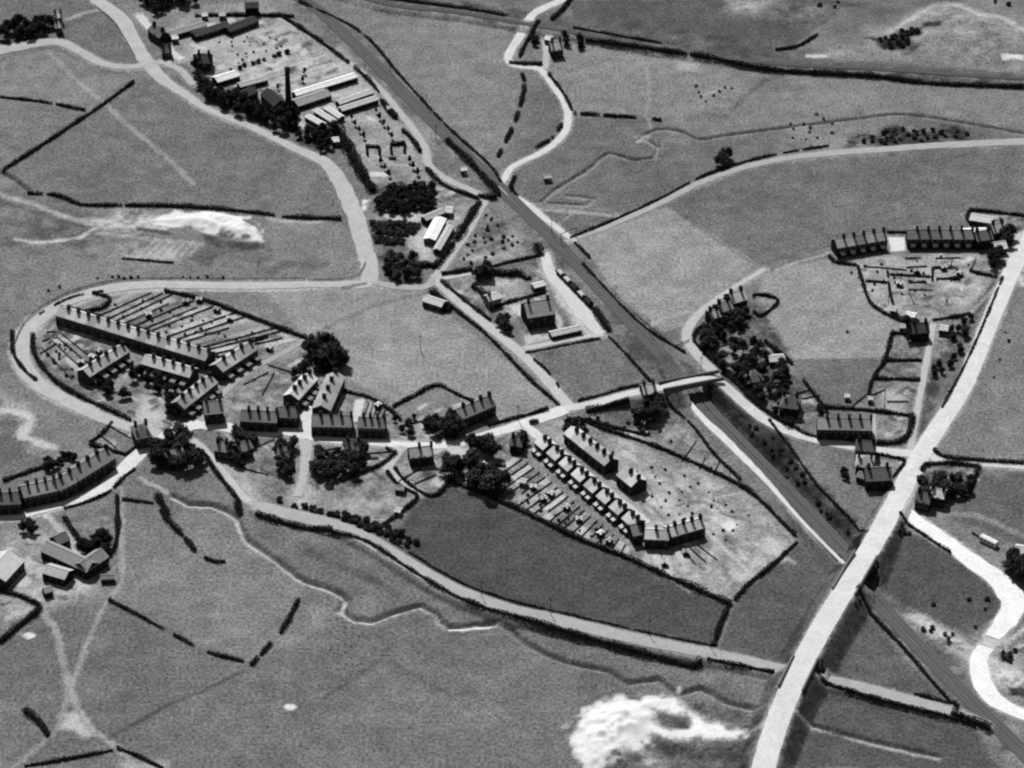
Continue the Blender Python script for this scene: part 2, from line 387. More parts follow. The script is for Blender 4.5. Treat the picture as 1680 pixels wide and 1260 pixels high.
# faint tracks worn in the grass
TRACKS = [
    ([(78, 85), (100, 105), (140, 145), (175, 172), (215, 210), (270, 255), (318, 302)], 2.6, 152),
    ([(65, 1000), (90, 1030), (102, 1080), (115, 1130), (140, 1185), (190, 1225), (240, 1265)], 2.8, 165),
    ([(200, 800), (200, 880), (198, 960), (172, 990), (140, 1065), (118, 1125)], 2.0, 158),
    ([(112, 1120), (105, 1170), (85, 1205), (20, 1260)], 1.8, 150),
    ([(885, 395), (960, 340), (1020, 355), (940, 345), (870, 335)], 1.0, 150),
    ([(865, 342), (940, 348), (1020, 356)], 1.8, 165),
    ([(1060, 110), (1066, 150), (1060, 190), (1070, 210)], 1.3, 155),
    ([(230, 785), (260, 800), (280, 812)], 2.2, 178),
    ([(75, 845), (100, 870), (125, 895)], 3.0, 190),
    ([(1275, 442), (1310, 430), (1360, 415)], 1.8, 175),
    ([(1040, 548), (1095, 520), (1140, 510)], 2, 168),
    ([(1590, 515), (1625, 480), (1640, 465)], 1.5, 170),
    ([(700, 480), (620, 500), (540, 535), (505, 555)], 2.5, 118),
    ([(110, 33), (140, 20), (170, 15)], 2.5, 165),
    ([(1540, 845), (1600, 845), (1680, 880)], 3.0, 140),
    ([(1150, 158), (1185, 145)], 1.4, 165),
    ([(200, 480), (240, 470)], 1.0, 100),
]
for px, wd, t in TRACKS: tone_line(px, wd, t, 0.8, 0.5, 0.85)
for px, wd, t in [([(400, 1100), (330, 1135), (270, 1160), (180, 1210)], 1.6, 82), ([(530, 1145), (600, 1100), (640, 1060), (620, 1045)], 1.0, 88),
                  ([(640, 1085), (700, 1120), (740, 1142), (770, 1135), (825, 1155)], 1.0, 88), ([(680, 1170), (710, 1140)], 1.0, 92),
                  ([(505, 905), (560, 930), (600, 945), (650, 975)], 4.0, 90), ([(1430, 270), (1540, 262), (1600, 250)], 1.4, 98),
                  ([(1100, 340), (1170, 390), (1235, 432)], 1.2, 104), ([(1340, 1140), (1420, 1155), (1500, 1180), (1560, 1200)], 1.2, 70),
                  ([(1200, 180), (1260, 130), (1320, 120)], 3.0, 100), ([(1330, 590), (1450, 588)], 1.0, 104)]:
    tone_line(px, wd, t, 0.8, 0.5, 0.8)

# --- garden plots: the divisions become fences later, the soil differs from plot to plot
FENCES = []
def lerp(a, b, t): return (a[0] + (b[0] - a[0]) * t, a[1] + (b[1] - a[1]) * t)
def along(line, t):
    L = [math.dist(line[i], line[i + 1]) for i in range(len(line) - 1)]
    s = t * sum(L)
    for i, l in enumerate(L):
        if s <= l or i == len(L) - 1: return lerp(line[i], line[i + 1], min(1, s / l))
        s -= l
def plots(a, b, n, tones, group, label, rows=1, skip=0.25, jit=0.25):
    ts = [min(1, max(0, (i + (random.random() - .5) * jit * (0 < i < n)) / n)) for i in range(n + 1)]
    for i in range(n + 1):
        if 0 < i < n and random.random() > skip * 0.5:
            p, q = along(a, ts[i]), along(b, ts[i])
            s = random.uniform(0.55, 1.0) if random.random() < skip else 1.0
            FENCES.append((lerp(p, q, 0.02), lerp(p, q, s), group, label))
        if i < n:
            cuts = [0] + sorted(random.random() for _ in range(rows)) + [1]
            for k in range(len(cuts) - 1):
                if cuts[k + 1] - cuts[k] < 0.08: continue
                q = [lerp(along(a, ts[j]), along(b, ts[j]), c) for j, c in ((i, cuts[k]), (i, cuts[k + 1]), (i + 1, cuts[k + 1]), (i + 1, cuts[k]))]
                c = (sum(v[0] for v in q) / 4, sum(v[1] for v in q) / 4)
                q = [lerp(c, v, 0.86) for v in q]
                tone_poly(q, random.choice(tones), 0.7, 0.7, 0.12, 0.9)
plots([(135, 512), (205, 535), (290, 562), (362, 586)], [(215, 480), (275, 482), (390, 515), (500, 556)], 17, [128, 142, 165, 178, 150, 112, 190, 160], 'fences of the long back gardens', 'thin dark fence dividing the long gardens behind the longest terrace', 2)
plots([(60, 575), (85, 555), (110, 545)], [(110, 630), (140, 605), (165, 585)], 6, [120, 160, 100, 185, 140], 'fences of the western gardens', 'thin dark fence between garden plots inside the road loop', 2)
plots([(62, 600), (70, 555), (88, 530)], [(95, 575), (90, 545), (100, 538)], 4, [150, 120, 165], 'fences of the western gardens', 'thin dark fence between garden plots inside the road loop', 1)
plots([(850, 745), (905, 790), (965, 842), (1035, 900)], [(770, 800), (850, 830), (940, 876), (1030, 915)], 20, [120, 135, 160, 185, 205, 145, 110], 'fences of the estate back gardens', 'thin dark fence dividing back gardens of the council row', 2)
plots([(590, 688), (632, 688)], [(600, 655), (640, 676)], 6, [95, 170, 120, 150], 'fences behind the village terrace', 'thin dark fence in the short gardens behind the village street', 1)
plots([(1100, 905), (1158, 890)], [(1125, 935), (1195, 915)], 4, [150, 130, 195, 170], 'fences of the southern gardens', 'thin dark fence of the short gardens at the foot of the estate', 1)
plots([(1058, 905), (1098, 906)], [(1050, 925), (1105, 945)], 3, [185, 200, 175], 'fences of the southern gardens', 'thin dark fence of the short gardens at the foot of the estate', 1)
plots([(1070, 735), (1220, 805)], [(1110, 690), (1215, 785)], 6, [140, 150, 125, 165], 'fences of the railway allotments', 'thin dark fence between the allotments below the railway path', 1)
us = [0, .10, .19, .30, .42, .52, .63, .75, .86, 1.0]          # allotment beds of the open ground in the estate
for iu in range(9):
    v = 0.02
    while v < 0.93:
        dv = random.uniform(.07, .17)
        q = []
        for u_, v_ in ((us[iu], v), (us[iu], v + dv), (us[iu + 1], v + dv), (us[iu + 1], v)):
            q.append(lerp(lerp((960, 708), (1232, 824), u_), lerp((1085, 880), (1195, 978), u_), v_))
        c = (sum(p_[0] for p_ in q) / 4, sum(p_[1] for p_ in q) / 4)
        v += dv
        if c[1] - 710 > (c[0] - 925) * 1.25 - 30 and c[1] < 830 or random.random() < .15: continue
        tone_poly([lerp(c, p_, random.uniform(.78, .93)) for p_ in q], random.choice([112, 126, 138, 165, 178, 190, 204, 152]), 0.7, 0.9, 0.12, 0.85)
for k in range(46):
    u = random.random()
    c = lerp((1110, 905), (1280, 880), u)
    c = (c[0] + random.uniform(-20, 20), c[1] + random.uniform(0, 75) * (1 - u * .6))
    w_, h_ = random.uniform(10, 26), random.uniform(6, 14)
    tone_poly([(c[0], c[1]), (c[0] + w_, c[1] + w_ * .7), (c[0] + w_ + h_, c[1] + w_ * .7 - h_ * .5), (c[0] + h_, c[1] - h_ * .5)], random.choice([112, 135, 160, 178, 200, 150]), 1.2, 1.2, 0.1, 0.75)
tone_poly([(1180, 860), (1200, 853), (1213, 862), (1195, 873)], 232, 1.2, 1)
tone_line([(1160, 872), (1200, 910), (1235, 945)], 1.6, 190, 0.6, 0.3)
tone_line([(1065, 862), (1120, 848), (1180, 815), (1220, 808)], 1.4, 188, 0.7, 0.5, 0.7)
tone_line([(1110, 830), (1140, 822), (1170, 828), (1190, 845), (1230, 855)], 1.2, 98, 0.6, 0.4, 0.8)
for k in range(22):
    c = (random.uniform(1405, 1600), random.uniform(425, 520))
    if c[1] > 430 + (1640 - c[0]) * 0.9: continue
    w_, h_ = random.uniform(12, 28), random.uniform(3, 7)
    tone_poly([(c[0], c[1]), (c[0] + w_, c[1]), (c[0] + w_, c[1] + h_), (c[0], c[1] + h_)], random.choice([112, 178, 190, 135]), 0.9, 0.8, 0.1, 0.8)

# yards, beds and trodden paths between the houses
for poly, n, tones in [
        ([(60, 545), (100, 540), (215, 585), (340, 620), (330, 680), (240, 690), (110, 635)], 60, (60, 70, 90, 180, 200, 150)),
        ([(345, 690), (400, 620), (500, 575), (560, 625), (480, 690)], 34, (80, 100, 170, 195, 150)),
        ([(345, 705), (500, 722), (640, 740), (630, 790), (520, 800), (390, 770)], 50, (62, 75, 95, 170, 195)),
        ([(640, 690), (720, 650), (790, 680), (740, 722), (650, 722)], 22, (75, 95, 165, 185)),
        ([(655, 745), (745, 742), (755, 780), (715, 805)], 18, (66, 90, 190, 205)),
        ([(740, 735), (830, 715), (870, 730), (850, 790), (780, 760)], 22, (66, 90, 180, 200)),
        ([(730, 470), (880, 440), (960, 540), (870, 560)], 36, (72, 95, 180, 205, 150)),
        ([(1145, 560), (1220, 500), (1340, 668), (1300, 700)], 40, (60, 80, 165, 185)),
        ([(1380, 430), (1600, 415), (1560, 510), (1440, 500)], 34, (85, 105, 185, 205)),
        ([(1440, 560), (1520, 545), (1490, 720), (1440, 715)], 22, (75, 95, 165, 190)),
        ([(1590, 352), (1670, 358), (1655, 420), (1605, 405)], 18, (70, 90, 190, 210)),
        ([(1400, 745), (1480, 755), (1460, 800), (1400, 800)], 10, (80, 170, 190)),
        ([(1510, 770), (1600, 768), (1580, 820), (1500, 838)], 20, (62, 80, 165, 190)),
        ([(0, 880), (60, 875), (150, 950), (170, 975), (75, 995), (0, 960)], 26, (90, 110, 190, 205)),
        ([(0, 980), (60, 1000), (0, 1045)], 12, (80, 190, 100)),
        ([(150, 720), (200, 690), (235, 720), (205, 742)], 14, (75, 95, 170, 195)),
        ([(40, 800), (120, 760), (180, 745), (130, 800)], 24, (62, 80, 170, 190)),
        ([(265, 60), (340, 20), (480, 40), (620, 150), (600, 190), (480, 185), (330, 110)], 70, (90, 110, 195, 210, 205)),
        ([(690, 300), (780, 325), (715, 430), (690, 400)], 26, (90, 190, 205, 110))]:
    xs, ys = [p[0] for p in poly], [p[1] for p in poly]
    k = 0
    while k < n:
        x, y = random.uniform(min(xs), max(xs)), random.uniform(min(ys), max(ys))
        c = False
        for q in range(len(poly)):
            (x0, y0), (x1, y1) = poly[q], poly[(q + 1) % len(poly)]
            if (y0 > y) != (y1 > y) and x < (x1 - x0) * (y - y0) / (y1 - y0) + x0: c = not c
        if not c: continue
        k += 1
        a_, b_ = random.uniform(8, 22), random.uniform(4, 9)
        sl = random.choice((-.6, -.35, .35, .6, 0.0))
        tone_poly([(x, y), (x + a_, y + a_ * sl), (x + a_ + b_ * .6, y + a_ * sl + b_), (x + b_ * .6, y + b_)], random.choice(tones), 0.7, 0.8, 0.1, 0.75)
# leaf litter, undergrowth and painted-in tree shade below the dense woods
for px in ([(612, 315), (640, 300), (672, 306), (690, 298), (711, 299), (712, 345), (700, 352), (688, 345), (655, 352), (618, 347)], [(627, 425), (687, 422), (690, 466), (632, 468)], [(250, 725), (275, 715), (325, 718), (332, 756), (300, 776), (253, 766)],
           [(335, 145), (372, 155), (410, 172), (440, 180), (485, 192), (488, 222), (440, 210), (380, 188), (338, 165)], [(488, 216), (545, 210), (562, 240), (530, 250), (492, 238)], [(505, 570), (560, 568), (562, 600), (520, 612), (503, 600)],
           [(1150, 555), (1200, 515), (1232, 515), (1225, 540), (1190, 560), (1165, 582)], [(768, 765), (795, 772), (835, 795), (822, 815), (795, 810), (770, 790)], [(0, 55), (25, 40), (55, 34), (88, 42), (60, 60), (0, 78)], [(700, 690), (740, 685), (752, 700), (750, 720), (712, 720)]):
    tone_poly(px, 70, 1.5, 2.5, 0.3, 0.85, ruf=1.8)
# --- relief
STREAMS = [
    [(285, 812), (310, 826), (350, 828), (388, 848), (400, 880), (450, 915), (495, 950), (535, 962), (568, 982), (560, 1000), (580, 1015), (610, 1018), (650, 1003), (690, 992), (712, 1003), (735, 1028), (790, 1024), (822, 1020)],
    [(822, 1020), (870, 1058), (930, 1085), (1000, 1100), (1030, 1120), (1080, 1113), (1112, 1138), (1150, 1128), (1190, 1150), (1250, 1164)],
    [(1300, 1180), (1380, 1202), (1450, 1220), (1540, 1240)],
    [(890, 330), (912, 310), (945, 290), (975, 270), (1000, 250), (1040, 262), (1075, 258), (1080, 240), (1060, 228)],
    [(1045, 230), (1075, 212), (1120, 215), (1145, 228), (1200, 220), (1300, 207), (1400, 195), (1480, 187), (1560, 197), (1680, 218)],
    [(900, 332), (965, 335), (975, 325), (930, 320)],
    [(0, 280), (15, 288), (35, 300), (55, 318)],
]
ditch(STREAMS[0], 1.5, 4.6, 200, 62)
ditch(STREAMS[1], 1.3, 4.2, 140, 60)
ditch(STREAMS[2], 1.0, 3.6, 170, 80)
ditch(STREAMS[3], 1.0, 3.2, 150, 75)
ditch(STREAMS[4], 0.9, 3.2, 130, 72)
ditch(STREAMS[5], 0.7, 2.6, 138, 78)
ditch(STREAMS[6], 1.0, 3.2, None, 62)
tone_poly([(780, 1024), (806, 1026), (804, 1032), (735, 1036), (738, 1030)], 236, 1.0, 0.8)
tone_poly([(1040, 226), (1060, 218), (1068, 226), (1045, 235)], 172, 2, 1)
mound([(240, 362), (345, 346), (400, 356), (432, 380), (395, 396), (330, 378)], 2.2, 0.4, 0.4)
mound([(930, 1195), (960, 1165), (1010, 1150), (1080, 1146), (1060, 1200), (1050, 1225), (1040, 1270), (950, 1262)], 2.6, 0.25, 0.7)
mound([(1440, 75), (1500, 28), (1560, 8), (1620, 28), (1680, 50), (1680, 105), (1520, 108)], 3.0, 0.16, 0.1)
mound([(1500, 1020), (1590, 1062), (1580, 1075), (1540, 1050)], 2.0, 0.5, 0.8)
RAIL = [(470, -12), (520, 15), (600, 90), (680, 170), (760, 250), (815, 303), (865, 352), (920, 405), (1000, 492), (1060, 555), (1110, 608), (1150, 655), (1205, 712), (1275, 783), (1335, 845), (1400, 918), (1440, 985), (1497, 1050), (1550, 1106), (1612, 1170), (1680, 1236), (1730, 1290)]
BRANCH = [(520, -25), (640, 8), (760, 22), (900, 46), (1060, 76), (1250, 103), (1430, 113), (1560, 122), (1720, 132)]
cutting(RAIL[10:16], 1.6, 5.0)
bank([P(x, y, 1.6) for x, y in BRANCH], 3.6, 0.5)
MAIN = [(1720, 330, 0), (1690, 390, 0), (1663, 440, 0), (1628, 520, 0), (1600, 590, 0), (1575, 645, 0), (1522, 728, 0.1), (1494, 778, 0.6), (1466, 830, 2.0), (1437, 884, 4.2), (1400, 945, 6.2), (1354, 1020, 6.0), (1315, 1093, 6.2), (1281, 1170, 5.4), (1254, 1255, 4.6), (1238, 1330, 4.0)]
WEST = [(1510, 745, 0.2), (1450, 741, 0), (1395, 732, 0), (1330, 719, 0), (1290, 706, 0), (1252, 687, 0.2), (1216, 658, 1.2), (1190, 634, 3.0), (1165, 621, 4.6), (1130, 626, 5.2), (1075, 638, 4.4), (1030, 647, 2.6), (985, 660, 1.0), (945, 668, 0.2), (925, 670, 0)]
TRAM1 = [(420, 830, 0.4), (470, 843, 0.8), (530, 857, 1.0), (582, 875, 1.2), (632, 902, 1.4), (682, 933, 1.6), (732, 962, 1.8), (785, 984, 2.0), (842, 1002, 2.2), (915, 1018, 2.3), (990, 1036, 2.4), (1065, 1053, 2.4), (1140, 1068, 2.0), (1210, 1082, 1.5), (1275, 1097, 1.2), (1300, 1103, 1.2), (1335, 1111, 1.2), (1410, 1127, 1.2), (1485, 1147, 1.2), (1560, 1168, 1.0), (1612, 1190, 0.6)]
def ctr3(pts, step=3.0): return smooth([P(*p) for p in pts], step)
MAIN_C, WEST_C, TRAM_C = ctr3(MAIN), ctr3(WEST), ctr3(TRAM1)
bank(TRAM_C, 4.2, 0.75)
bank(MAIN_C, 4.9, 0.95)
bank(WEST_C, 3.4, 0.7)
# openings under the bridges
def opening(c0, c1, half, z):
    w, d, t = line_dist([P(*c0)[:2], P(*c1)[:2]], half + 3)
    HGT[w] = np.where(d < half, np.minimum(HGT[w], z), HGT[w])
opening((1385, 900), (1425, 965), 5.4, -0.3)
opening((1098, 595), (1155, 662), 5.0, -1.0)
opening((1270, 1096), (1340, 1112), 3.6, 1.2)
# steep banks are rough grass
gyy, gxx = np.gradient(HGT, gy, gx)
slope = np.hypot(gxx, gyy)

# ------------------------------------------------------------------ materials (greys: a black-and-white photograph)
def mat(name, rough=0.95, var=0.15, scale=1.0, fine=0.0, fine_scale=6.0, stripes=None, bump=0.0, spec=0.1, attr=None):
    m = bpy.data.materials.new(name)
    m.use_nodes = True
    n, l = m.node_tree.nodes, m.node_tree.links
    b = n["Principled BSDF"]
    b.inputs["Roughness"].default_value = rough
    b.inputs["Specular IOR Level"].default_value = spec
    tc = n.new("ShaderNodeTexCoord")
    if attr:
        src = n.new("ShaderNodeAttribute")
        src.attribute_name = attr
        base = src.outputs["Fac"]
    else:
        src = n.new("ShaderNodeObjectInfo")
        base = src.outputs["Color"]
    if attr is None:
        geo = n.new("ShaderNodeNewGeometry")
        co = geo.outputs["Position"]
    else:
        co = tc.outputs["Object"]
    nz = n.new("ShaderNodeTexNoise")
    nz.inputs["Scale"].default_value = scale
    nz.inputs["Detail"].default_value = 5
    nz.inputs["Roughness"].default_value = 0.65
    l.new(co, nz.inputs["Vector"])
    mr = n.new("ShaderNodeMapRange")
    mr.inputs[1].default_value, mr.inputs[2].default_value = 0.25, 0.75
    mr.inputs[3].default_value, mr.inputs[4].default_value = 1 - var, 1 + var
    l.new(nz.outputs["Fac"], mr.inputs[0])
    fac = mr.outputs[0]
    if fine:
        nf = n.new("ShaderNodeTexNoise")
        nf.inputs["Scale"].default_value = fine_scale
        nf.inputs["Detail"].default_value = 4
        nf.inputs["Roughness"].default_value = 0.75
        l.new(co, nf.inputs["Vector"])
        mf = n.new("ShaderNodeMapRange")
        mf.inputs[1].default_value, mf.inputs[2].default_value = 0.34, 0.66
        mf.inputs[3].default_value, mf.inputs[4].default_value = 1 - fine, 1 + fine
        l.new(nf.outputs["Fac"], mf.inputs[0])
        mu = n.new("ShaderNodeMath")
        mu.operation = 'MULTIPLY'
        l.new(fac, mu.inputs[0])
        l.new(mf.outputs[0], mu.inputs[1])
        fac = mu.outputs[0]
        if attr:                                              # bare chalk is smoother than tussocky turf
            am = n.new("ShaderNodeMapRange")
            am.inputs[1].default_value, am.inputs[2].default_value = 0.10, 0.40
            am.inputs[3].default_value, am.inputs[4].default_value = 1.0, 0.22
            l.new(base, am.inputs[0])
            mm = n.new("ShaderNodeMix")
            mm.inputs["A"].default_value = 1.0
            l.new(am.outputs[0], mm.inputs["Factor"])
            l.new(fac, mm.inputs["B"])
            fac = mm.outputs["Result"]
    if stripes:
        wv = n.new("ShaderNodeTexWave")
        wv.bands_direction = stripes[0]
        wv.inputs["Scale"].default_value = stripes[1]
        wv.inputs["Distortion"].default_value = 1.2
        l.new(tc.outputs["Object"], wv.inputs["Vector"])
        mw = n.new("ShaderNodeMapRange")
        mw.inputs[3].default_value, mw.inputs[4].default_value = 1 - stripes[2], 1 + stripes[2] * .5
        l.new(wv.outputs["Fac"], mw.inputs[0])
        mu2 = n.new("ShaderNodeMath")
        mu2.operation = 'MULTIPLY'
        l.new(fac, mu2.inputs[0])
        l.new(mw.outputs[0], mu2.inputs[1])
        fac = mu2.outputs[0]
    mx = n.new("ShaderNodeVectorMath")
    mx.operation = 'SCALE'
    l.new(base, mx.inputs[0])
    l.new(fac, mx.inputs["Scale"])
    l.new(mx.outputs[0], b.inputs["Base Color"])
    if bump:
        bp = n.new("ShaderNodeBump")
        bp.inputs["Strength"].default_value = bump
        bp.inputs["Distance"].default_value = 0.3
        l.new(nz.outputs["Fac"], bp.inputs["Height"])
        l.new(bp.outputs[0], b.inputs["Normal"])
    return m
M_GROUND = mat("turf_and_soil", 1.0, 0.26, 0.16, 0.62, 0.8, spec=0.0, attr="tone")
M_ROAD = mat("chalk_road", 1.0, 0.12, 0.15, 0.16, 0.95, spec=0.0)
M_WALL = mat("brickwork", 0.95, 0.15, 0.8, 0.10, 4.0, spec=0.05)
M_ROOF = mat("slate", 0.9, 0.22, 0.7, 0.16, 3.0, stripes=('Y', 1.3, 0.18), spec=0.08)
M_LEAF = mat("foliage", 1.0, 0.35, 0.5, 0.30, 2.5, spec=0.0)
M_WOOD = mat("weathered_timber", 1.0, 0.2, 0.8, spec=0.0)
M_IRON = mat("dark_iron", 0.7, 0.15, 1.0, spec=0.2)
M_GLASS = mat("window_glass", 0.25, 0.05, 1.0, spec=0.4)

# ------------------------------------------------------------------ object helpers
def grey(s):
    a = alb(s)
    return (a, a, a, 1.0)
def mesh_of(name, verts, faces, m):
    me = bpy.data.meshes.new(name)
    me.from_pydata([tuple(v) for v in verts], [], faces)
    me.materials.append(m)
    me.update()
    return me
def link(name, me, tone=None, parent=None, loc=None, rz=0.0, scale=None):
    o = bpy.data.objects.new(name, me)
    COL.objects.link(o)
    if parent is not None: o.parent = parent
    if loc is not None: o.location = loc
    o.rotation_euler = (0, 0, rz)
    if scale is not None: o.scale = scale
    if tone is not None: o.color = grey(tone)
    return o
def tag(o, label, cat, group=None):
    o["label"], o["category"] = label, cat
    if group: o["group"] = group
    return o
def structure(o, label=None):
    o["kind"] = "structure"
    if label: o["label"] = label
    return o
class MB:
    def __init__(s): s.v, s.f = [], []
    def box(s, x0, x1, y0, y1, z0, z1):
        b = len(s.v)
        s.v += [(x, y, z) for z in (z0, z1) for y in (y0, y1) for x in (x0, x1)]
        s.f += [tuple(b + i for i in q) for q in ((0, 2, 3, 1), (4, 5, 7, 6), (0, 1, 5, 4), (2, 6, 7, 3), (0, 4, 6, 2), (1, 3, 7, 5))]
        return s
    def poly(s, pts):
        b = len(s.v)
        s.v += list(pts)
        s.f.append(tuple(range(b, b + len(pts))))
        return s
    def slab(s, a, b_, c, d, t):
        """quad a b c d thickened downward by t"""
        k = len(s.v)
        s.v += [a, b_, c, d] + [(p[0], p[1], p[2] - t) for p in (a, b_, c, d)]
        s.f += [tuple(k + i for i in q) for q in ((0, 1, 2, 3), (7, 6, 5, 4), (0, 4, 5, 1), (1, 5, 6, 2), (2, 6, 7, 3), (3, 7, 4, 0))]
        return s
    def tube(s, rings, n=8, cap=True):
        b = len(s.v)
        for (x, y, z, r) in rings:
            s.v += [(x + r * math.cos(2 * math.pi * k / n), y + r * math.sin(2 * math.pi * k / n), z) for k in range(n)]
        for i in range(len(rings) - 1):
            for k in range(n):
                s.f.append((b + i * n + k, b + i * n + (k + 1) % n, b + (i + 1) * n + (k + 1) % n, b + (i + 1) * n + k))
        if cap: s.f.append(tuple(b + (len(rings) - 1) * n + k for k in range(n)))
        return s
    def mesh(s, name, m): return mesh_of(name, s.v, s.f, m)

# ------------------------------------------------------------------ roads as raised sheets
def ribbon(name, ctr, width, tone, lift=0.16, wob=0.12, label=None, terrain=False, flat=True):
    """ctr: 3-D world points; width: number or list along the line"""
    n = len(ctr)
    v, f = [], []
    for i, p in enumerate(ctr):
        a, b = ctr[max(0, i - 1)], ctr[min(n - 1, i + 1)]
        dx, dy = b[0] - a[0], b[1] - a[1]
        L = math.hypot(dx, dy) or 1
        nx, ny = -dy / L, dx / L
        wd = width if not isinstance(width, (list, tuple)) else np.interp(i / (n - 1), np.linspace(0, 1, len(width)), width)
        hl = wd / 2 * (1 + random.uniform(-wob, wob)); hr = wd / 2 * (1 + random.uniform(-wob, wob))
        for s, dz in ((hl + 0.25, -0.35), (hl, lift), (0, lift + 0.06), (-hr, lift), (-hr - 0.25, -0.35)):
            v.append((p[0] + nx * s, p[1] + ny * s, p[2] + dz))
        if i:
            k = (i - 1) * 5
            for j in range(4): f.append((k + j, k + j + 1, k + 5 + j + 1, k + 5 + j))
    w_, d_, t_ = line_dist([(p[0], p[1]) for p in ctr], 14)
    hw_ = (max(width) + min(width)) / 4 if isinstance(width, (list, tuple)) else width / 2
    m_ = 0.75 * sstep(0.5 - (d_ + 1.2 * N2[w_] + 0.8 * N6[w_] - hw_ - 0.5) / 2.0)
    TON[w_] = TON[w_] * (1 - m_) + (tone * 0.86) * m_
    if flat: flatten(ctr, (max(width) if isinstance(width, (list, tuple)) else width) / 2 + 0.6)
    o = link(name, mesh_of(name, v, f, M_ROAD), tone)
    for p_ in o.data.polygons: p_.use_smooth = False
    return structure(o, label)
def z0(px): return [P(x, y, 0) for x, y in px]
def lane(name, px, width, tone, label=None, **k): return ribbon(name, smooth(z0(px), 3.0), width, tone, label=label, **k)

ribbon("road", MAIN_C, [7.2, 7.4, 7.6, 8.2, 8.4, 8.4], 226, label="broad pale main road on its bank over the railway", wob=0.04)
ribbon("road", WEST_C, [5.2, 5.2, 5.0, 4.6, 4.2, 4.6], 218, label="pale road from the crossroads over the railway to the village", wob=0.06)
ribbon("road", TRAM_C, [6.6, 7.0, 7.0, 6.6, 5.8, 5.6, 5.4], 180, label="light straight tramway bank below the dark field", wob=0.06)
lane("road", [(317, 722), (337, 740), (370, 780), (398, 814), (420, 832)], 3.0, 200, "narrow pale lane curving down to the old tramway")
lane("road", [(928, 671), (880, 689), (845, 700), (800, 714), (758, 727), (728, 731), (690, 731), (655, 730), (620, 727), (580, 725), (540, 722), (500, 716), (470, 708), (430, 711), (400, 709), (372, 701), (345, 698), (318, 697), (275, 714), (237, 738), (203, 770), (172, 799), (132, 819), (100, 829), (62, 839), (35, 846), (-20, 853)], [6.5, 5.5, 4.8, 4.2, 4.2, 5.0, 6.2, 7.0, 6.5, 5.5, 3.8, 3.5], 230, "pale village street", wob=0.08)
lane("lane", [(330, 692), (352, 664), (375, 637), (412, 607), (455, 585), (502, 558)], 3.0, 176, "light lane up beside the long back gardens")
lane("road", [(505, 467), (420, 469), (330, 468), (250, 467), (190, 472), (150, 481), (110, 495), (70, 520), (45, 545), (34, 572), (40, 602), (64, 632), (103, 654), (150, 678), (200, 697), (240, 708), (262, 712)], [5.0, 5.5, 6.0, 6.5, 7.0, 7.5, 6.5, 5.5], 194, "wide light road looping round the western houses")
lane("road", [(150, -20), (165, 5), (195, 27), (215, 60), (234, 92), (258, 122), (276, 137), (302, 154), (334, 176), (387, 199), (420, 212), (487, 245), (530, 264), (551, 288), (568, 318), (586, 364), (600, 412), (607, 450), (600, 466), (560, 466), (500, 467)], [7.5, 7.5, 7.0, 7.0, 4.2, 4.0, 4.5, 7.0, 7.6, 7.6, 7.0, 4.5], 192, "wide light road past the brickworks")
lane("road", [(282, 102), (262, 103), (212, 110), (170, 105), (137, 88), (105, 71), (82, 69), (50, 73), (-20, 86)], [4.5, 4.5, 5, 5.5, 7.5, 8.5], 186, "light branch road to the hilltop houses")
lane("lane", [(300, 98), (285, 90), (268, 68), (245, 45), (228, 25)], 4.0, 215, "bright curved lane into the brickworks")
lane("lane", [(272, 105), (296, 115), (318, 140)], 3.6, 185, "short works spur by the junction")
lane("road", [(608, 462), (660, 472), (700, 470), (714, 458)], 4.0, 178, "short light link between the two roads")
lane("road", [(714, 457), (735, 426), (770, 374), (790, 337), (797, 325)], 4.2, 190, "light lane from the station bridge")
lane("road", [(714, 455), (735, 478), (753, 496), (795, 530), (838, 566), (857, 582), (898, 624), (930, 662), (938, 669)], 4.6, 200, "light lane down to the village junction")
lane("lane", [(455, 29), (490, 48), (582, 110), (627, 150), (657, 186), (695, 238), (706, 275), (740, 298), (770, 311), (797, 325)], [2.6, 2.6, 2.6, 3.0, 3.2, 4.0, 3.4], 188, "light track between brickworks and railway")
lane("road", [(950, -20), (922, 0), (877, 22), (858, 52), (840, 80), (833, 97), (842, 107), (856, 110), (887, 115), (912, 146), (929, 174), (932, 200), (920, 226), (890, 250), (856, 266), (838, 277), (828, 292), (822, 306), (840, 320), (866, 336), (903, 366), (932, 388), (945, 396)], [4.6, 4.6, 4.2, 3.6, 3.4, 3.4, 3.2, 3.0, 3.0], 218, "thin bright lane winding down from the upper railway")
lane("lane", [(893, 114), (897, 92), (895, 68)], 3.2, 190, "short drive to the lone farmhouse")
lane("road", [(928, 398), (965, 384), (1002, 370), (1082, 334), (1152, 299), (1232, 272), (1320, 256), (1440, 246), (1560, 238), (1740, 230)], [2.6, 3.4, 3.6, 4.2, 4.8, 5.5, 6.0], 180, "long light road curving away across the eastern pastures")
lane("road", [(1180, 622), (1160, 600), (1136, 572), (1127, 556), (1134, 530), (1165, 500), (1205, 472), (1255, 442)], [5.0, 4.6, 4.2, 3.4, 2.8, 2.6], 196, "light track from the bridge towards the hill terrace")
lane("road", [(1476, 834), (1500, 853), (1540, 880), (1600, 924), (1640, 954), (1662, 985), (1655, 1012), (1628, 1046)], [6.5, 6.5, 7.0, 7.5, 9, 10, 9, 6], 250, "dazzling white chalk road to the quarry")
lane("road", [(1618, 1062), (1606, 1084), (1610, 1115), (1628, 1145), (1660, 1165), (1720, 1185)], [6, 7, 7, 6, 5.5], 250, "dazzling white chalk track below the quarry yard")
lane("road", [(1512, 747), (1545, 754), (1600, 760), (1740, 770)], [5, 4.0, 3.8], 214, "pale side road leading east from the crossroads")
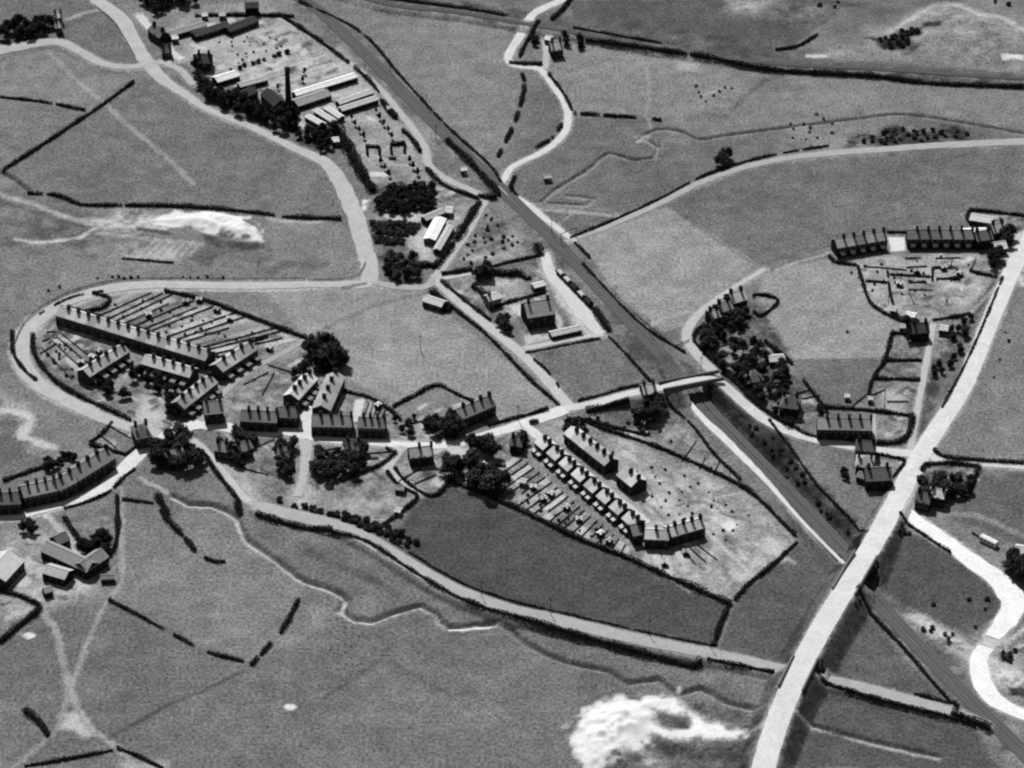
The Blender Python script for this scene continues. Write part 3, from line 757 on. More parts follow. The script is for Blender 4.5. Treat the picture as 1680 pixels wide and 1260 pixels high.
lane("lane", [(1494, 738), (1500, 698), (1513, 632), (1525, 568), (1531, 532)], 2.6, 196, "thin light lane running up past the smallholdings")
lane("lane", [(500, 716), (503, 690), (510, 668), (532, 636)], [6.5, 5.0, 3.6], 226, "bright lane climbing between two brick rows")
lane("lane", [(500, 720), (502, 740), (498, 780), (488, 815)], [5.0, 3.4, 3.2], 190, "light lane dropping from the street to the tramway")
lane("lane", [(735, 728), (762, 750), (800, 763), (838, 784), (856, 792)], [6.5, 5.0, 3.0, 2.5], 205, "pale lane behind the estate trees")
lane("lane", [(660, 732), (640, 758), (636, 770), (660, 790), (692, 812)], [5.0, 4.0, 2.6, 2.4], 196, "pale lane round the cottage garden")
lane("road", [(862, 700), (893, 724), (932, 755), (990, 803), (1028, 834), (1062, 860)], 4.6, 222, "straight pale estate street")
lane("footpath", [(1128, 656), (1152, 685), (1185, 716), (1227, 758), (1260, 792), (1322, 862), (1385, 925)], [1.6, 3.4, 3.2, 2.4, 1.5, 1.2, 1.2], 226, "white cinder path tapering along the railway")
lane("lane", [(893, 415), (904, 450), (930, 480), (962, 520), (988, 548)], [4, 5, 6, 8, 6], 214, "bright goods yard road beside the railway", wob=0.04)
lane("lane", [(990, 549), (930, 558), (860, 573)], 3.0, 200, "straight light lane from goods yard to the village lane")
lane("footpath", [(720, 458), (750, 454), (780, 448)], 2.0, 205, "short bright path to the dark trees")
def seg(name, px, wd, tone, label): return lane(name, px, wd, tone, label)
seg("footpath", [(1433, 680), (1434, 735)], 1.8, 190, "narrow path past the end of the roadside terrace")

# ------------------------------------------------------------------ railways
def railway(px, offs, z, label, tone=116, width=7.4):
    ctr = smooth([P(x, y, z) for x, y in px], 4.0)
    ctr = [(p[0], p[1], (hz(p[0], p[1]) + z * 0) if z == 0 else z) for p in ctr]
    root = bpy.data.objects.new("railway_track", None)
    COL.objects.link(root)
    tag(root, label, "railway")
    root.location = ctr[len(ctr) // 2]
    L = root.location
    def strip(name, off, wd, dz, tone, m):
        v, f = [], []
        for i, p in enumerate(ctr):
            a, b = ctr[max(0, i - 1)], ctr[min(len(ctr) - 1, i + 1)]
            dx, dy = b[0] - a[0], b[1] - a[1]
            l = math.hypot(dx, dy)
            nx, ny = -dy / l, dx / l
            for s, h in ((off + wd / 2 + dz * .5, -0.2), (off + wd / 2, dz), (off - wd / 2, dz), (off - wd / 2 - dz * .5, -0.2)):
                v.append((p[0] + nx * s - L[0], p[1] + ny * s - L[1], p[2] + h - L[2]))
            if i:
                k = (i - 1) * 4
                f += [(k + j, k + j + 1, k + 5 + j, k + 4 + j) for j in range(3)]
        o = link(name, mesh_of(name, v, f, m), tone, root)
        return o
    for o_ in offs:
        strip("ballast_bed", o_, 3.0, 0.30, tone, M_ROAD)
        for s in (-0.72, 0.72): strip("rail", o_ + s, 0.22, 0.50, 100, M_IRON)
        v, f = [], []
        acc = 0
        mb = MB()
        for a, b in zip(ctr[:-1], ctr[1:]):
            l = math.hypot(b[0] - a[0], b[1] - a[1])
            dx, dy = (b[0] - a[0]) / l, (b[1] - a[1]) / l
            nx, ny = -dy, dx
            n = int(l / 0.8)
            for k in range(n):
                t = (k + .5) / n
                cx, cy, cz = (a[j] + (b[j] - a[j]) * t for j in range(3))
                q = []
                for s1, s2 in ((-1, -1), (1, -1), (1, 1), (-1, 1)):
                    q.append((cx + dx * .13 * s1 + nx * (o_ + 1.25 * s2) - L[0], cy + dy * .13 * s1 + ny * (o_ + 1.25 * s2) - L[1], cz + 0.36 - L[2]))
                mb.slab(*q, 0.1)
        so = link("sleepers", mb.mesh("sleepers", M_WOOD), 98, root)
        so["kind"] = "stuff"
    flatten(ctr, width / 2 + 0.4)
    return root
RAILWAYS = [(RAIL, (-1.75, 1.75), 0, "double railway line running diagonally past brickworks and village"),
            (BRANCH, (0.0,), 1.6, "single railway line on a low bank across the upper pastures")]

# ------------------------------------------------------------------ finish the ground
for args in RAILWAYS: railway(*args)
m = sstep((slope - 0.25) * 4) * (1 - FLAT)
TON = TON * (1 - 0.22 * m * (TON < 200)) 
HGT += (1 - FLAT) * RUF * (0.10 * N1 + 0.16 * N2 + 0.10 * N6) * (np.abs(GX) < 290) * (GY < 385) * (GY > -290)
TON = TON * (1 + (TON < 190) * (0.11 * N15 + 0.06 * N40 + 0.12 * N6 * np.clip(RUF, 1, 2)))
TON = TON * (1 + 0.07 * np.clip((215 - TON) / 90, 0, 1))
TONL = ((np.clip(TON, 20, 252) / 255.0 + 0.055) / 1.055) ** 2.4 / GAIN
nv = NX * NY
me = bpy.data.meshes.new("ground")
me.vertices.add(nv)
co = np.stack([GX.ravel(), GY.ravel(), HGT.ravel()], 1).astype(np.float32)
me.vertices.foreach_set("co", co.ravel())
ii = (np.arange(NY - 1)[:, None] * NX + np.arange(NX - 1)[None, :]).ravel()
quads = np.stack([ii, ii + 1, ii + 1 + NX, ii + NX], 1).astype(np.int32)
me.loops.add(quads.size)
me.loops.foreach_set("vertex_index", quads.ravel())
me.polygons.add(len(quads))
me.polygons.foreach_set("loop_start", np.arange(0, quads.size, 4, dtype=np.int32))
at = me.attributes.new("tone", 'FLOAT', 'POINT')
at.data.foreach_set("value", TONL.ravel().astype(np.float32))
me.update(calc_edges=True)
me.polygons.foreach_set("use_smooth", np.ones(len(quads), bool))
me.materials.append(M_GROUND)
structure(link("ground", me), "pastures, plots and bare earth of the valley floor")
#@@BUILDINGS
# ------------------------------------------------------------------ buildings
CACHE = {}
def cached(key, build):
    if key not in CACHE: CACHE[key] = build()
    return CACHE[key]
def wall_mesh(w, d, e, r, hip):
    def b():
        v = [(0, 0, -0.6), (w, 0, -0.6), (w, d, -0.6), (0, d, -0.6), (0, 0, e), (w, 0, e), (w, d, e), (0, d, e)]
        f = [(0, 1, 5, 4), (2, 3, 7, 6)]
        if hip: f += [(1, 2, 6, 5), (3, 0, 4, 7)]
        else:
            v += [(w, d / 2, r - .06), (0, d / 2, r - .06)]
            f += [(1, 2, 6, 8, 5), (3, 0, 4, 9, 7)]
        return mesh_of("wall", v, f, M_WALL)
    return cached(("wall", w, d, e, r, hip), b)
def roof_mesh(w, d, e, r, hip, oe):
    """oe: overhang at the gables"""
    def b():
        m = MB()
        k = (r - e) / (d / 2)
        o = 0.28
        ze = e - k * o + 0.08
        zr = r + 0.08
        if hip:
            hx = min(d / 2, w / 2 - .05)
            A = [(-o, -o, ze), (w + o, -o, ze), (w + o, d + o, ze), (-o, d + o, ze)]
            R0, R1 = (hx, d / 2, zr), (w - hx, d / 2, zr)
            for q in ([A[0], A[1], R1, R0], [A[2], A[3], R0, R1], [A[1], A[2], R1], [A[3], A[0], R0]): m.poly(q)
            m.poly([A[3], A[2], A[1], A[0]])
        else:
            m.slab((-oe, -o, ze), (w + oe, -o, ze), (w + oe, d / 2, zr), (-oe, d / 2, zr), 0.14)
            m.slab((-oe, d / 2 + .002, zr), (w + oe, d / 2 + .002, zr), (w + oe, d + o, ze), (-oe, d + o, ze), 0.14)
            m.box(-oe, w + oe, d / 2 - .12, d / 2 + .12, zr - .04, zr + .09)
        return m.mesh("roof", M_ROOF)
    return cached(("roof", w, d, e, r, hip, oe), b)
def chimney_mesh(h):
    def b():
        m = MB()
        m.box(-.5, .5, -.8, .8, -0.9, h)
        m.box(-.58, .58, -.88, .88, h - .22, h - .02)
        for y in (-.3, .3): m.tube([(0, y, h - .02, .16), (0, y, h + .45, .13)], 6)
        return m.mesh("chimney", M_WALL)
    return cached(("ch", h), b)
def window_mesh(w, h):
    def b():
        m = MB()
        for x0, x1, z0_, z1 in ((-w / 2 - .08, w / 2 + .08, -.10, 0), (-w / 2 - .08, w / 2 + .08, h, h + .12), (-w / 2 - .08, -w / 2, 0, h), (w / 2, w / 2 + .08, 0, h), (-.04, .04, 0, h)):
            m.box(x0, x1, -.09, .02, z0_, z1)
        return m.mesh("window", M_WALL)
    return cached(("win", w, h), b)
def pane_mesh(w, h):
    return cached(("pane", w, h), lambda: MB().box(-w / 2, w / 2, -.03, .02, 0, h).mesh("pane", M_GLASS))
def door_mesh(w, h):
    return cached(("door", w, h), lambda: MB().box(-w / 2, w / 2, -.06, .02, 0, h).box(-w / 2 - .1, w / 2 + .1, -.12, .02, h, h + .12).box(-w / 2 - .1, w / 2 + .1, -.35, .02, -.15, 0).mesh("door", M_WOOD))
def outhouse_meshes(w, d, h):
    def b():
        a = MB().box(0, w, 0, d, -.5, h).mesh("outhouse", M_WALL)
        r = MB()
        r.slab((-.15, -.15, h - .05), (w + .15, -.15, h - .05), (w + .15, d + .1, h + .45), (-.15, d + .1, h + .45), .1)
        return a, r.mesh("roof", M_ROOF)
    return cached(("out", w, d, h), b)
def frame_of(A, B):
    a, b = P(*A), P(*B)
    L = math.hypot(b[0] - a[0], b[1] - a[1])
    return a, b, L, math.atan2(b[1] - a[1], b[0] - a[0])
def place_empty(name, x, y, rz):
    o = bpy.data.objects.new(name, None)
    COL.objects.link(o)
    o.location = (x, y, max(0.0, hz(x, y)))
    o.rotation_euler = (0, 0, rz)
    o.empty_display_size = 1
    return o
def fit_out(root, w, d, e, wallt, storeys=2, doors=1, wins=2, back=True):
    rows = [1.0, 3.5][:storeys] if e > 4 else [1.0]
    for side in (0, 1) if back else (0,):
        y, rz = (0, 0) if side == 0 else (d, math.pi)
        slots = [w * (k + .5) / (wins + doors) for k in range(wins + doors)]
        dslot = 0 if side == 0 else len(slots) - 1
        for r_i, z in enumerate(rows):
            for k, x in enumerate(slots):
                if r_i == 0 and doors and k == dslot:
                    link("door", door_mesh(0.9, 2.0), 55, root, (x, y, 0.05), rz)
                else:
                    if r_i == 1 and (wins + doors) > 2 and k % 2: continue
                    f_ = link("window", window_mesh(0.9, 1.2), min(235, wallt + 70), root, (x, y, z), rz)
                    link("pane", pane_mesh(0.9, 1.2), 28, f_, (0, 0, 0))
def house(name, label, cat, group, x, y, rz, w, d, e, pitch, wallt, rooft, hip=False, chim=((1.0, 0.0),), gable=0.18, outhouse=None, doors=1, wins=2, storeys=2, fit=True):
    r = e + math.tan(math.radians(pitch)) * d / 2
    root = place_empty(name, x, y, rz)
    tag(root, label, cat, group)
    w, d = round(w, 1), round(d, 1)
    r = round(r, 2)
    link("wall", wall_mesh(w, d, e, r, hip), wallt * .82 * random.uniform(.95, 1.05), root)
    rf = link("roof", roof_mesh(w, d, e, r, hip, gable), min(245, rooft * 1.36) * random.uniform(.84, 1.10), root)
    for fx, fy in chim:
        link("chimney", chimney_mesh(1.7), wallt * .7, rf, (max(.5, min(w - .5, fx * w)), d / 2 + fy * d / 2, r - abs(fy) * (r - e)))
    if fit: fit_out(root, w, d, e, wallt, storeys, doors, wins)
    if outhouse:
        ow, od, oh, ot = outhouse
        a, rr = outhouse_meshes(ow, od, oh)
        o_ = link("outhouse", a, wallt, root, (w * .5 - ow / 2, -od - .02, 0))
        link("roof", rr, ot, o_)
    return root
ORD = ["first", "second", "third", "fourth", "fifth", "sixth", "seventh", "eighth", "ninth", "tenth", "eleventh", "twelfth", "thirteenth", "fourteenth", "fifteenth", "sixteenth"]
def terrace(frm, label, group, A, B, n, d=7.5, e=4.9, pitch=34, wallt=96, rooft=150, name="terraced_house", outhouse=None, semis=False, gap=2.2):
    a, b, L, rz = frame_of(A, B)
    pitch -= 3
    pos, per = [], L / n
    for i in range(n):
        s = i * per
        w = per
        if semis:
            w = per - gap / 2
            s = i * per + (gap / 2 if i % 2 == 0 else 0)
        x, y = a[0] + math.cos(rz) * s, a[1] + math.sin(rz) * s
        first, last = i == 0, i == n - 1
        house(name, (ORD[i] + " house from " + frm + " in " + label) if n > 1 else label, "house", group, x, y, rz, w, d, e, pitch, wallt, rooft, gable=0.02, chim=((1.0 if (not semis or i % 2 == 0) else 0.0, 0.0),) if not (semis and i % 2) else ((0.95, 0.0),), outhouse=outhouse, wins=1)

OH = (1.8, 1.8, 2.2, 225)
terrace("the loop road", "the longest slate-roofed brick terrace", "houses of the longest terrace", (92, 533), (338, 608), 15, 7.6, 5.0, 33, 92, 158)
terrace("the loop gardens", "the short row just below the longest terrace", "houses of the row below the longest terrace", (232, 612), (312, 635), 5, 7.2, 4.8, 34, 88, 160, outhouse=(2.2, 3.0, 2.3, 150))
terrace("the loop road", "the short row climbing to the longest terrace", "houses of the row beside the loop road gardens", (148, 634), (214, 592), 5, 7.0, 4.8, 34, 88, 150, outhouse=(2.2, 3.0, 2.3, 150))
terrace("the bright yard", "the row fronting the lane above the junction", "houses of the row above the street junction", (303, 687), (358, 643), 5, 7.2, 4.8, 35, 84, 150, outhouse=(2.2, 3.0, 2.3, 150))
terrace("the longest terrace", "the lane row at the long gardens", "houses of the short row by the long gardens", (366, 626), (424, 588), 4, 7.4, 4.8, 33, 88, 150, outhouse=(2.2, 3.0, 2.3, 150))
terrace("the street fork", "the dark-roofed street row west of the climbing lane", "houses of the western street row", (394, 707), (455, 710), 4, 8.0, 5.0, 36, 76, 104)
terrace("the lane", "the set-back pair behind the white forecourt", "set-back pair behind the forecourt", (457, 701), (489, 702), 2, 7.5, 5.0, 36, 70, 100)
terrace("the street", "the row on the west side of the climbing lane", "houses west of the climbing lane", (490, 672), (522, 637), 4, 7.0, 4.8, 32, 84, 165, outhouse=(2.2, 3.0, 2.3, 150))
terrace("the street", "the row on the east side of the climbing lane", "houses east of the climbing lane", (542, 690), (566, 634), 4, 7.5, 4.8, 32, 84, 150)
terrace("the lane corner", "the dark-roofed street row east of the climbing lane", "houses at the lane corner", (511, 716), (578, 717), 4, 8.2, 5.0, 36, 70, 125)
terrace("the white yard", "the street row before the strip gardens", "houses before the strip gardens", (587, 718), (632, 719), 4, 7.6, 5.0, 36, 70, 120)
terrace("the middle pair", "the four by the street bend, southwest row", "houses of the southwest row by the bend", (130, 806), (191, 768), 4, 9.0, 5.2, 34, 70, 125)
terrace("the low end", "the middle pair of the southwest street row", "middle pair of the southwest row", (99, 823), (129, 807), 2, 8.5, 5.2, 34, 70, 118)
terrace("the bright gap", "the low end of the southwest street row", "houses at the end of the southwest row", (40, 834), (97, 822), 4, 8.5, 5.2, 34, 72, 132)
terrace("the far end", "the block beyond the bright gap, southwest row", "pair beyond the bright gap", (-12, 846), (36, 844), 3, 8.5, 5.2, 34, 70, 100)
terrace("the hip-roofed house", "the roadside terrace of five near the crossroads", "houses of the roadside terrace", (1340, 722), (1430, 724), 5, 8.2, 5.4, 36, 66, 132)
terrace("the light track", "the western hill terrace with white outhouses", "western block of the hill terraces", (1373, 423), (1455, 409), 5, 7.2, 5.0, 35, 72, 128, outhouse=OH)
terrace("the white yard", "the eastern hill terrace with white outhouses", "eastern block of the hill terraces", (1488, 408), (1597, 408), 6, 7.2, 5.0, 36, 66, 108, outhouse=OH)
terrace("the village street", "the long council semi row", "council semis west of the estate street", (874, 739), (1038, 882), 16, 6.6, 4.8, 32, 82, 172, outhouse=(1.7, 1.9, 2.1, 225), semis=True)
terrace("the village street", "the eastern council row of six", "council row of six", (925, 727), (992, 780), 6, 6.8, 4.8, 33, 70, 168)
terrace("the row of six", "the lone council pair", "lone council pair", (1011, 795), (1036, 815), 2, 7.5, 4.8, 33, 66, 172)
terrace("the semi row", "the pair at the foot of the estate street", "pair at the foot of the estate", (1057, 900), (1097, 902), 2, 7.0, 4.8, 33, 62, 176)
terrace("the estate street", "the four above the short gardens", "four at the foot of the estate", (1101, 897), (1157, 881), 4, 7.0, 4.8, 33, 60, 172)
terrace("", "council house closing the lower end of the long semi row", "pair closing the semi row", (1038, 896), (1054, 893), 1, 8, 4.8, 33, 64, 110)
terrace("the dark trees", "the gabled row at the street bend", "gabled row by the street bend", (757, 705), (814, 681), 4, 8.0, 5.0, 36, 68, 112)
terrace("the curved lane", "the cottage pair ringed by the lane", "cottage pair inside the curved lane", (673, 767), (712, 763), 2, 7.0, 4.6, 38, 66, 150)
def detached(name, label, cat, A, B, d=8.0, e=4.8, pitch=34, wallt=100, rooft=130, hip=False, chim=((.15, 0), (.85, 0)), wins=3, storeys=2, doors=1, fit=True):
    a, b, L, rz = frame_of(A, B)
    return house(name, label, cat, None, a[0], a[1], rz, L, d, e, pitch, wallt, rooft, hip, chim, 0.2, None, doors, wins, storeys, fit)
detached("house", "hip-roofed house by the mouth of the loop road", "house", (226, 738), (250, 733), 9.5, 5.2, 36, 80, 96, True)
detached("public_house", "gabled building in the fork of the street and lane", "building", (337, 698), (368, 695), 9, 5.4, 34, 70, 112)
detached("house", "grey-roofed house among trees below the street fork", "house", (280, 772), (306, 760), 6, 4.2, 36, 70, 120)
detached("cottage", "gabled cottage beside the garden wall south of the street", "cottage", (396, 757), (416, 748), 6, 4.2, 38, 76, 112)
detached("cottage", "small cottage among shrubs south of the western street row", "cottage", (352, 752), (372, 755), 6, 4.0, 38, 76, 120)
detached("cottage", "cottage in the shrubby garden below the lane corner", "cottage", (566, 752), (592, 753), 6.5, 4.2, 38, 66, 100)
detached("cottage", "cottage among dark shrubs beside the dropping lane", "cottage", (455, 762), (475, 764), 6, 4.2, 38, 72, 110)
detached("shed", "small white shed at the hedge corner of the dark field", "shed", (647, 846), (656, 848), 2.6, 2.2, 25, 190, 240, chim=(), wins=1, storeys=1)
detached("shed", "small dark shed inside the curved lane fence", "shed", (648, 810), (662, 812), 3, 2.2, 30, 70, 150, chim=(), wins=1, storeys=1)
detached("barn", "white-roofed barn beside the lane above the centre field", "barn", (693, 503), (724, 513), 5, 3.0, 28, 90, 240, chim=(), wins=2, storeys=1)
detached("house", "white house in the garden below the dark trees", "house", (803, 507), (823, 501), 5, 4.0, 30, 170, 240, chim=((.2, 0),))
detached("house", "large grey-roofed house in the station grounds", "house", (866, 541), (911, 534), 11, 6.0, 36, 66, 128)
detached("shed", "low pale-roofed shed at the corner of the goods yard", "shed", (906, 559), (955, 548), 4, 2.2, 20, 70, 205, chim=(), wins=3, storeys=1)
detached("shed", "white-roofed shed at the head of the goods yard", "shed", (877, 480), (896, 475), 3.4, 2.4, 22, 90, 245, chim=(), wins=2, storeys=1)
detached("shed", "small white building in the station grounds", "shed", (876, 515), (887, 514), 3.4, 2.6, 25, 180, 245, chim=(), wins=1, storeys=1)
detached("barn", "long white-roofed building in the works yard by the lane", "barn", (714, 403), (732, 368), 5.2, 2.8, 16, 110, 250, chim=(), wins=3, storeys=1)
detached("shed", "small white shed at the top of the works yard", "shed", (732, 357), (742, 357), 5, 2.6, 20, 170, 248, chim=(), wins=1, storeys=1)
detached("shed", "low dark-walled shed across the works yard", "shed", (700, 371), (732, 357), 4, 3.0, 20, 60, 150, chim=(), wins=3, storeys=1)
detached("shed", "long narrow shed beside the lane wall", "shed", (722, 418), (745, 378), 3, 2.4, 20, 80, 180, chim=(), wins=2, storeys=1)
detached("hut", "tiny white hut beside the railway track", "hut", (757, 288), (766, 287), 2.4, 2.6, 25, 200, 250, chim=(), wins=1, storeys=1)
detached("hut", "white hut at the end of the brickworks track wall", "hut", (636, 186), (644, 185), 2.6, 2.4, 25, 180, 245, chim=(), wins=1, storeys=1)
detached("hut", "pale hut alone in the meadow by the stream", "hut", (893, 300), (905, 299), 2.6, 2.4, 25, 170, 240, chim=(), wins=1, storeys=1)
detached("farmhouse", "lone farmhouse beside the upper lane drive", "farmhouse", (905, 97), (924, 95), 7, 4.6, 38, 60, 170)
detached("shed", "white lean shed beside the lone farmhouse", "shed", (893, 72), (904, 74), 4, 2.6, 25, 150, 235, chim=(), wins=1, storeys=1)
# south-western farmstead
detached("barn", "long dark barn forming the spine of the western farmstead", "barn", (68, 917), (143, 952), 7, 4.0, 34, 56, 125, chim=(), wins=6, storeys=1)
detached("barn", "barn wing closing the western farmyard", "barn", (144, 951), (179, 927), 7, 4.0, 34, 54, 128, chim=(), wins=3, storeys=1)
detached("barn", "short stub barn behind the long farm barn", "barn", (97, 906), (116, 897), 6, 3.6, 34, 52, 110, chim=(), wins=1, storeys=1)
detached("barn", "big pale-roofed barn at the western farm edge", "barn", (10, 968), (41, 934), 13, 4.2, 24, 90, 172, chim=(), wins=3, storeys=1)
detached("barn", "open black-fronted cattle shed in the western farm", "barn", (70, 952), (107, 963), 6.5, 3.6, 26, 40, 160, chim=(), wins=3, storeys=1)
detached("shed", "small dark shed south of the cattle shed", "shed", (75, 982), (88, 978), 3.5, 2.6, 28, 50, 120, chim=(), wins=1, storeys=1)
detached("shed", "low shed at the gate of the western farm", "shed", (166, 958), (188, 957), 3.0, 2.2, 25, 56, 110, chim=(), wins=2, storeys=1)
# brickworks
WORKS = [((275, 68), (340, 50), 5, 130), ((322, 68), (378, 50), 5, 62), ((378, 60), (425, 42), 6, 56), ((487, 165), (587, 134), 4.5, 190), ((490, 182), (544, 164), 7, 130), ((558, 179), (613, 160), 3.8, 212), ((562, 190), (621, 171), 3.8, 212),
         ((358, 143), (394, 132), 6, 190), ((440, 176), (466, 172), 6, 120)]
names = ["long narrow shed at the brickworks gate", "long narrow shed in the middle of the upper works", "dark shed before the bright works yard", "longest drying shed of the brickworks, east of the stack", "broad kiln shed at the foot of the tall stack", "upper of two pale drying sheds by the works track", "lower of two pale drying sheds by the works track", "dark-fronted shed beside the western works trees", "low kiln house west of the tall stack"]
for (A, B, d, t), nm in zip(WORKS, names): detached("drying_shed", nm, "shed", A, B, d, 2.6, 20, 52, t, chim=(), wins=6, storeys=1)
for k, (A, B) in enumerate([((500, 198), (527, 213)), ((515, 189), (545, 208)), ((531, 184), (556, 201))]):
    detached("drying_shed", ["slanting pale shed at the tree edge of the brickworks", "middle slanting pale shed of the brickworks", "slanting pale shed next to the broad kiln shed"][k], "shed", A, B, 3.2, 2.2, 20, 50, 205, chim=(), wins=3, storeys=1)
detached("kiln_house", "dark steep-roofed kiln house on the west of the stack", "building", (428, 166), (450, 186), 7, 3.6, 34, 44, 50, chim=(), wins=3, storeys=1)
detached("kiln_house", "dark low kiln house among the western works trees", "building", (398, 172), (424, 160), 6, 3.2, 30, 44, 58, chim=(), wins=3, storeys=1)
detached("drying_shed", "narrow pale shed north of the longest drying shed", "shed", (395, 150), (440, 138), 4, 2.4, 20, 50, 175, chim=(), wins=4, storeys=1)
detached("works_office", "dark gabled office where the works lane enters", "building", (322, 117), (345, 118), 8, 4.6, 34, 52, 70)
detached("tank_house", "square black tank house above the works yard", "building", (403, 27), (425, 26), 6, 4.5, 12, 34, 45, chim=(), wins=2, storeys=1)
for k, (A, B) in enumerate([((332, 34), (341, 33)), ((360, 33), (370, 33))]):
    detached("shed", ["white cabin by the dark works wall", "second white cabin by the dark works wall"][k], "shed", A, B, 3, 2.4, 20, 140, 250, chim=(), wins=1, storeys=1)
detached("shed", "white shed below the works lane mouth", "shed", (283, 72), (293, 71), 3.5, 2.6, 22, 110, 240, chim=(), wins=1, storeys=1)
detached("shed", "small white shed at the works junction", "shed", (317, 96), (325, 96), 3, 2.6, 22, 170, 245, chim=(), wins=1, storeys=1)
detached("house", "dark-roofed house at the bend of the works lane", "house", (243, 62), (262, 75), 6, 4.2, 36, 56, 90)
detached("house", "small dark house below the bend of the works lane", "house", (266, 97), (282, 96), 5, 3.2, 36, 56, 90)
detached("shed", "white shed under the trees south of the works", "shed", (545, 241), (557, 240), 4, 2.6, 22, 120, 245, chim=(), wins=1, storeys=1)
detached("house", "dark house at the hilltop bend beside the wood", "house", (93, 58), (103, 57), 5, 4.0, 36, 60, 200)
detached("house", "white house at the edge of the hilltop wood", "house", (90, 42), (103, 41), 5, 4.0, 34, 120, 235)
# eastern hill farm
detached("barn", "pale-roofed barn at the top of the hill farm", "barn", (1590, 370), (1628, 376), 5.5, 3.0, 26, 56, 190, chim=(), wins=3, storeys=1)
detached("barn", "long low white-roofed shed of the hill farm", "barn", (1577, 391), (1619, 390), 4.5, 2.4, 16, 90, 248, chim=(), wins=4, storeys=1)
detached("house", "farmhouse with pale roof beside the main road", "farmhouse", (1630, 398), (1650, 394), 7, 4.8, 34, 60, 165)
detached("house", "house at the end of the eastern hill terrace", "house", (1602, 411), (1628, 407), 7, 4.8, 36, 56, 90)
detached("shed", "pale gabled shed above the dark roadside trees", "shed", (1633, 420), (1652, 417), 6, 3.2, 32, 90, 180, chim=(), wins=1, storeys=1)
detached("shed", "white hen house in the hill smallholding", "shed", (1484, 526), (1500, 529), 4, 2.2, 20, 110, 245, chim=(), wins=2, storeys=1)
detached("shed", "small white shed west of the hen house", "shed", (1460, 516), (1469, 518), 3, 2.2, 20, 100, 240, chim=(), wins=1, storeys=1)
detached("cottage", "dark cottage at the head of the thin lane", "cottage", (1497, 562), (1524, 560), 7, 4.4, 38, 54, 80)
detached("shed", "small white shed in the plot below the hen house", "shed", (1476, 545), (1485, 545), 3, 2.2, 20, 150, 245, chim=(), wins=1, storeys=1)
detached("shed", "white shed across the thin lane from the dark cottage", "shed", (1540, 548), (1554, 550), 4, 2.2, 20, 130, 248, chim=(), wins=1, storeys=1)
detached("shed", "white greenhouse-like shed behind the roadside terrace", "shed", (1424, 663), (1432, 663), 2.6, 2.0, 22, 170, 245, chim=(), wins=1, storeys=1)
detached("shed", "second white shed behind the roadside terrace", "shed", (1386, 659), (1394, 659), 2.6, 2.0, 22, 150, 245, chim=(), wins=1, storeys=1)
# wooded houses by the bridge
detached("house", "house pair at the top of the wooded gardens", "house", (1203, 513), (1226, 506), 8, 4.8, 34, 58, 150)
detached("house", "house below the pair at the top of the wooded gardens", "house", (1184, 528), (1203, 521), 7, 4.8, 34, 58, 140)
detached("cottage", "small cottage at the tree edge of the wooded gardens", "cottage", (1168, 537), (1182, 533), 6, 4.2, 36, 60, 150)
detached("house", "large house hidden among the wooded gardens", "house", (1228, 645), (1252, 640), 8, 5.0, 36, 56, 96, True)
detached("shed", "pale-roofed shed in the wooded gardens", "shed", (1263, 602), (1288, 600), 5, 2.6, 24, 60, 200, chim=(), wins=2, storeys=1)
detached("house", "hip-roofed house by the road west of the roadside terrace", "house", (1278, 684), (1308, 688), 9, 5.0, 36, 54, 92, True)
# crossroads
detached("house", "long-roofed house at the western corner of the crossroads", "house", (1402, 754), (1435, 757), 7, 4.6, 36, 54, 96)
detached("house", "house with pale hipped roof south of the crossroads corner", "house", (1403, 779), (1432, 781), 8, 4.2, 32, 54, 138, True)
detached("house", "broad house standing against the main road bank", "house", (1420, 806), (1463, 804), 9, 5.0, 34, 50, 104)
detached("shed", "low dark shed beside the broad roadside house", "shed", (1404, 790), (1424, 797), 4, 2.6, 26, 54, 110, chim=(), wins=2, storeys=1)
detached("house", "dark-roofed house at the head of the chalk road", "house", (1500, 836), (1523, 841), 7, 4.2, 34, 50, 96)
detached("house", "pale-roofed house behind the head of the chalk road", "house", (1522, 829), (1547, 834), 6.5, 4.6, 30, 48, 180)
detached("barn", "pale barn at the edge of the quarry trees", "barn", (1660, 930), (1690, 935), 9, 4.4, 30, 60, 190, chim=(), wins=2, storeys=1)
detached("hut", "white hut at the street end of the estate allotments", "hut", (925, 713), (934, 713), 2.6, 2.2, 22, 150, 240, chim=(), wins=1, storeys=1)
detached("cottage", "cottage in the hedged garden at the estate corner", "cottage", (836, 742), (856, 745), 6, 3.6, 36, 62, 110)
detached("shed", "white shed in the tree yard behind the estate", "shed", (765, 793), (772, 796), 2.6, 2.2, 22, 150, 245, chim=(), wins=1, storeys=1)
detached("shed", "white summer shed below the pale lane end", "shed", (852, 798), (862, 800), 2.8, 2.2, 22, 150, 248, chim=(), wins=1, storeys=1)
detached("house", "pale station house among trees south of the bridge road", "house", (1056, 668), (1078, 665), 7, 4.6, 34, 90, 190)
detached("shed", "white shed at the farm with tall trees", "shed", (515, 610), (523, 609), 4, 2.6, 22, 130, 248, chim=(), wins=1, storeys=1)
detached("barn", "pale barn enclosed by the tall farm trees", "barn", (524, 590), (541, 590), 7, 3.8, 30, 70, 170, chim=(), wins=2, storeys=1)
detached("barn", "dark L-shaped barn edge behind the tall farm trees", "barn", (545, 607), (566, 596), 4, 3.0, 30, 60, 150, chim=(), wins=2, storeys=1)

